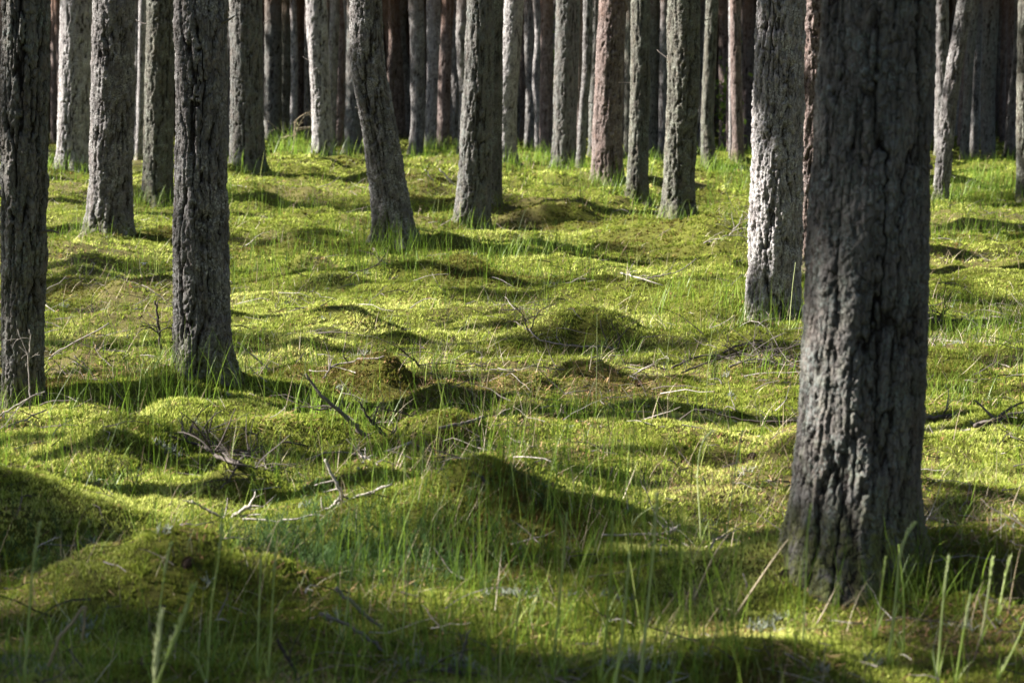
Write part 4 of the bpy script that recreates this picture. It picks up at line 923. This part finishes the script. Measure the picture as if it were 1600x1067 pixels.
ST = [
 ([(38, 1062), (44, 980), (52, 880), (64, 815)], 5.6, "tall green stalk with slim seed head rising at the outer edge near the dark mound", .3, .6, .0022, .0045, .8),
 ([(242, 1058), (246, 1010), (250, 985), (254, 952)], 5.0, "stalk with a white glowing fluffy head at the dark mound's foot", .45, .75, .0026, .008, 1.0),
 ([(268, 1010), (290, 955), (300, 925), (308, 908)], 5.2, "blurred yellow-green stalk with broad head beside the white-headed one", .55, .6, .0026, .007, .75),
 ([(244, 1000), (252, 930), (262, 870), (270, 845)], 5.7, "slim stalk crossing the dark mound", .3, .6, .0018, .004, .8),
 ([(325, 1050), (330, 950), (342, 870), (348, 818)], 5.7, "brown-footed stalk standing before the mound's steep dark side", .25, .6, .0018, .004, .8),
 ([(1000, 1070), (1014, 930), (1022, 850), (1027, 770)], 5.5, "tallest bright green stalk before the shaded hollow", .25, .65, .0026, .005, .85),
 ([(962, 1066), (975, 960), (984, 860)], 5.4, "bright stalk standing just beside the tallest one", 0, .65, .0026, .004, .8),
 ([(864, 1064), (872, 960), (880, 880), (886, 800)], 5.8, "thin stalk in front of the sunlit mound's dark end", 0, .6, .0020, .004, .8),
 ([(940, 1050), (950, 960), (955, 870), (958, 800)], 5.6, "faint soft stalk between the thin and the bright one", .2, .5, .0022, .004, .7),
 ([(805, 1000), (812, 940), (820, 900)], 5.9, "short stalk in the shade below the sunlit mound", 0, .55, .002, .004, .7),
 ([(982, 836), (996, 808), (1022, 790)], 7.6, "bent blade reaching up over the bright wood scraps", 0, .8, .0022, .004, .7),
 ([(1080, 950), (1098, 905), (1120, 860), (1138, 835)], 6.6, "dry brown stem leaning from the hollow up to the bright patch", 0, .5, .0022, .004, .7),
 ([(1150, 960), (1190, 900), (1218, 860), (1232, 842)], 6.4, "dry brown stem leaning toward the widest trunk", 0, .55, .0022, .004, .7),
 ([(1262, 1000), (1290, 950), (1310, 910)], 6.3, "dry stem leaning at the foot of the widest trunk", 0, .6, .0020, .004, .7),
 ([(1388, 1040), (1398, 950), (1406, 870), (1418, 835), (1432, 815)], 5.9, "curved stalk with long drooping head against the widest trunk", .4, .65, .0026, .005, .85),
 ([(1412, 1020), (1412, 930), (1404, 850)], 6.0, "plain stem crossing the drooping-headed stalk", 0, .5, .0020, .004, .8),
 ([(1464, 1066), (1472, 960), (1478, 905), (1483, 868)], 5.8, "upright stalk with tight seed head past the widest trunk's foot", .35, .65, .0024, .005, .85),
 ([(1495, 1055), (1505, 990), (1514, 945), (1517, 930)], 5.7, "short stalk with a tan head past the tight-headed one", .4, .5, .0022, .005, .95),
 ([(1535, 985), (1545, 920), (1552, 870)], 6.1, "pale yellow stalk crossing the dark shade near the edge", .3, .75, .0024, .005, .8),
 ([(1562, 950), (1570, 905), (1580, 870)], 6.3, "stubby yellow-green stalk close to the edge in the shade", .4, .7, .0022, .005, .8),
 ([(1560, 1060), (1590, 1000), (1605, 960)], 5.7, "thin stalk leaning out of the picture's lower corner", 0, .6, .0018, .005, .8),
 ([(1254, 1020), (1258, 930), (1262, 830), (1268, 790)], 6.0, "faint greenish stalk in front of the widest trunk's cracked foot", .2, .6, .0018, .004, .7),
 ([(1370, 980), (1378, 920), (1384, 870)], 6.1, "weak stalk before the middle of the widest trunk's foot", .3, .5, .0018, .004, .7),
 ([(420, 1040), (424, 980), (428, 900), (432, 860)], 5.7, "upright stalk before the horsetail thicket", .2, .6, .0020, .004, .8),
 ([(404, 980), (406, 920), (408, 868)], 5.9, "twin stalk just beside the one before the horsetail thicket", .25, .6, .0020, .004, .8),
 ([(545, 930), (552, 880), (556, 858)], 6.2, "soft stalk within the horsetail thicket", .35, .65, .0020, .004, .8),
 ([(632, 960), (638, 900), (642, 872)], 6.2, "soft stalk at the thicket's far end", .3, .6, .0020, .004, .8),
 ([(905, 840), (912, 780), (914, 735)], 7.9, "stalk in dim grass behind the sunlit mound", .0, .6, .0018, .004, .8),
 ([(1093, 800), (1090, 740), (1098, 690), (1118, 672)], 7.6, "pale curved stalk with nodding head in front of dark moss", .35, .85, .0018, .0035, 1.0),
 ([(1140, 800), (1148, 740), (1160, 672)], 7.7, "pale straight stalk with feathered tip beside the nodding one", .35, .85, .0018, .0035, 1.0),
 ([(930, 690), (932, 600), (933, 492)], 10.2, "very tall lone green stalk standing in the middle clearing", .12, .75, .0022, .003, .8),
 ([(1102, 690), (1105, 600), (1110, 540), (1114, 500)], 10.0, "tall stalk of the bright cluster before the brushwood heap", .1, .75, .0020, .003, .8),
 ([(1112, 700), (1116, 600), (1122, 515)], 9.9, "second tall stalk of the bright cluster before the brushwood heap", 0, .75, .0020, .003, .8),
 ([(1040, 600), (1044, 540), (1049, 505)], 11.4, "stalk with small tip at the near side of the brushwood heap", .2, .75, .0020, .003, .8),
 ([(1262, 500), (1275, 440), (1290, 380)], 13.2, "long thin stalk rising from the glaring trunk's foot", 0, .8, .0020, .003, .8),
 ([(1234, 500), (1238, 450), (1243, 410)], 13.4, "short thin stalk before the glaring trunk", 0, .8, .0020, .003, .8),
]
for pts, Y, label, head, tint, r, hr, ht in ST:
    dry = "dry" in label
    # roots: bring the foot down to the ground under it
    p0 = at_depth(pts[0][0], pts[0][1], Y); g = float(terr(np.array([p0[0]]), np.array([Y]))[0])
    if p0[2] > g:
        d = max(-.6, min(.6, (pts[1][0] - pts[0][0]) / max(8, pts[0][1] - pts[1][1]))); extra = (p0[2] - g) * F / Y; pts = [(pts[0][0] - d * extra, pts[0][1] + extra)] + pts
    stalk(pts, Y, label, head, tint, r, STRAW if dry else STALK_SUNLIT, hr, ht)

# ------------------------------------------------------------------ cones and the white flower
def cone_mesh():
    P = []; R = np.random.default_rng(5); k = 90
    P.append(tube([(0, 0, 0), (.012, 0, .002), (.026, 0, .002), (.038, 0, 0)], [.006, .012, .010, .003], 8, .2))
    f = np.linspace(0, 1, k); a = np.arange(k) * 2.4; rr_ = .011 * np.sin(np.clip(f * 2.6 + .35, 0, 3.1))
    x = f * .036; y = np.cos(a) * rr_; z = np.sin(a) * rr_; V = []; 
    for i in range(k):
        n_ = np.array([.35, np.cos(a[i]), np.sin(a[i])]); t = np.array([0, -np.sin(a[i]), np.cos(a[i])]); c = np.array([x[i], y[i], z[i]])
        V += [c - t * .0035, c + t * .0035, c + n_ * .006 + t * .002, c + n_ * .006 - t * .002]
    V = np.array(V); P.append((V, np.arange(len(V)).reshape(-1, 4), None, np.repeat(R.random(k), 4)))
    V, Q, T, A = join(P); return mesh_np("pine_cone", V, Q, T, CONE, {"tint": A})
CM = cone_mesh()
for i, (px, py, lab) in enumerate(((700, 392, "brown pine cone in the dim moss under the leaning grey trunk"), (1180, 718, "pale open pine cone lying in shaded moss before the widest trunk"), (820, 658, "little cone on the sunny moss near the short brown stick"), (630, 915, "dark cone at the rim of the horsetail thicket"), (1520, 795, "tiny pale cone on the bright yellow moss beyond the widest trunk"), (300, 880, "cone half sunk on the dark mound"), (95, 706, "greyish cone on sunlit moss over the shaded hollow"), (1235, 905, "reddish cone at the widest trunk's foot"), (1000, 600, "cone near the bright stalk cluster"))):
    p_ = hit(px, py); o = obj("pine_cone", CM, None, (p_[0], p_[1], p_[2] + .012)); o.rotation_euler = (i, .3, i * 2.1); s = 1.15; o.scale = (s, s, s)
    tag(o, lab, "pine cone", "pine cones on the moss")
def flower():
    b = hit(226, 440); Y = b[1]; top = at_depth(225, 412, Y)
    root = obj("white_flower", None, None, tuple(b)); tag(root, "small white nodding flower in the grass behind the coarse grey trunk", "flower")
    ln = smooth_line([(0, 0, 0), (top - b) * .6 + np.array([.01, 0, 0]), top - b], 8); v = tube(ln, .0018, 4, .5); obj("stem", mesh_np("stem", v[0], v[1], v[2], GRASS, {"tint": v[3]}), root)
    k = 7; a = np.arange(k) * .9; z = np.full(k, (top - b)[2]); bl = blades(np.full(k, (top - b)[0]), np.zeros(k), z, np.full(k, .04), a, np.full(k, .6), np.full(k, 1.4), np.full(k, .022), np.linspace(0, 1, k), 4)
    obj("petals", mesh_np("petals", bl[0], bl[1], bl[2], PETAL, {"tint": bl[3]}), root)
flower()
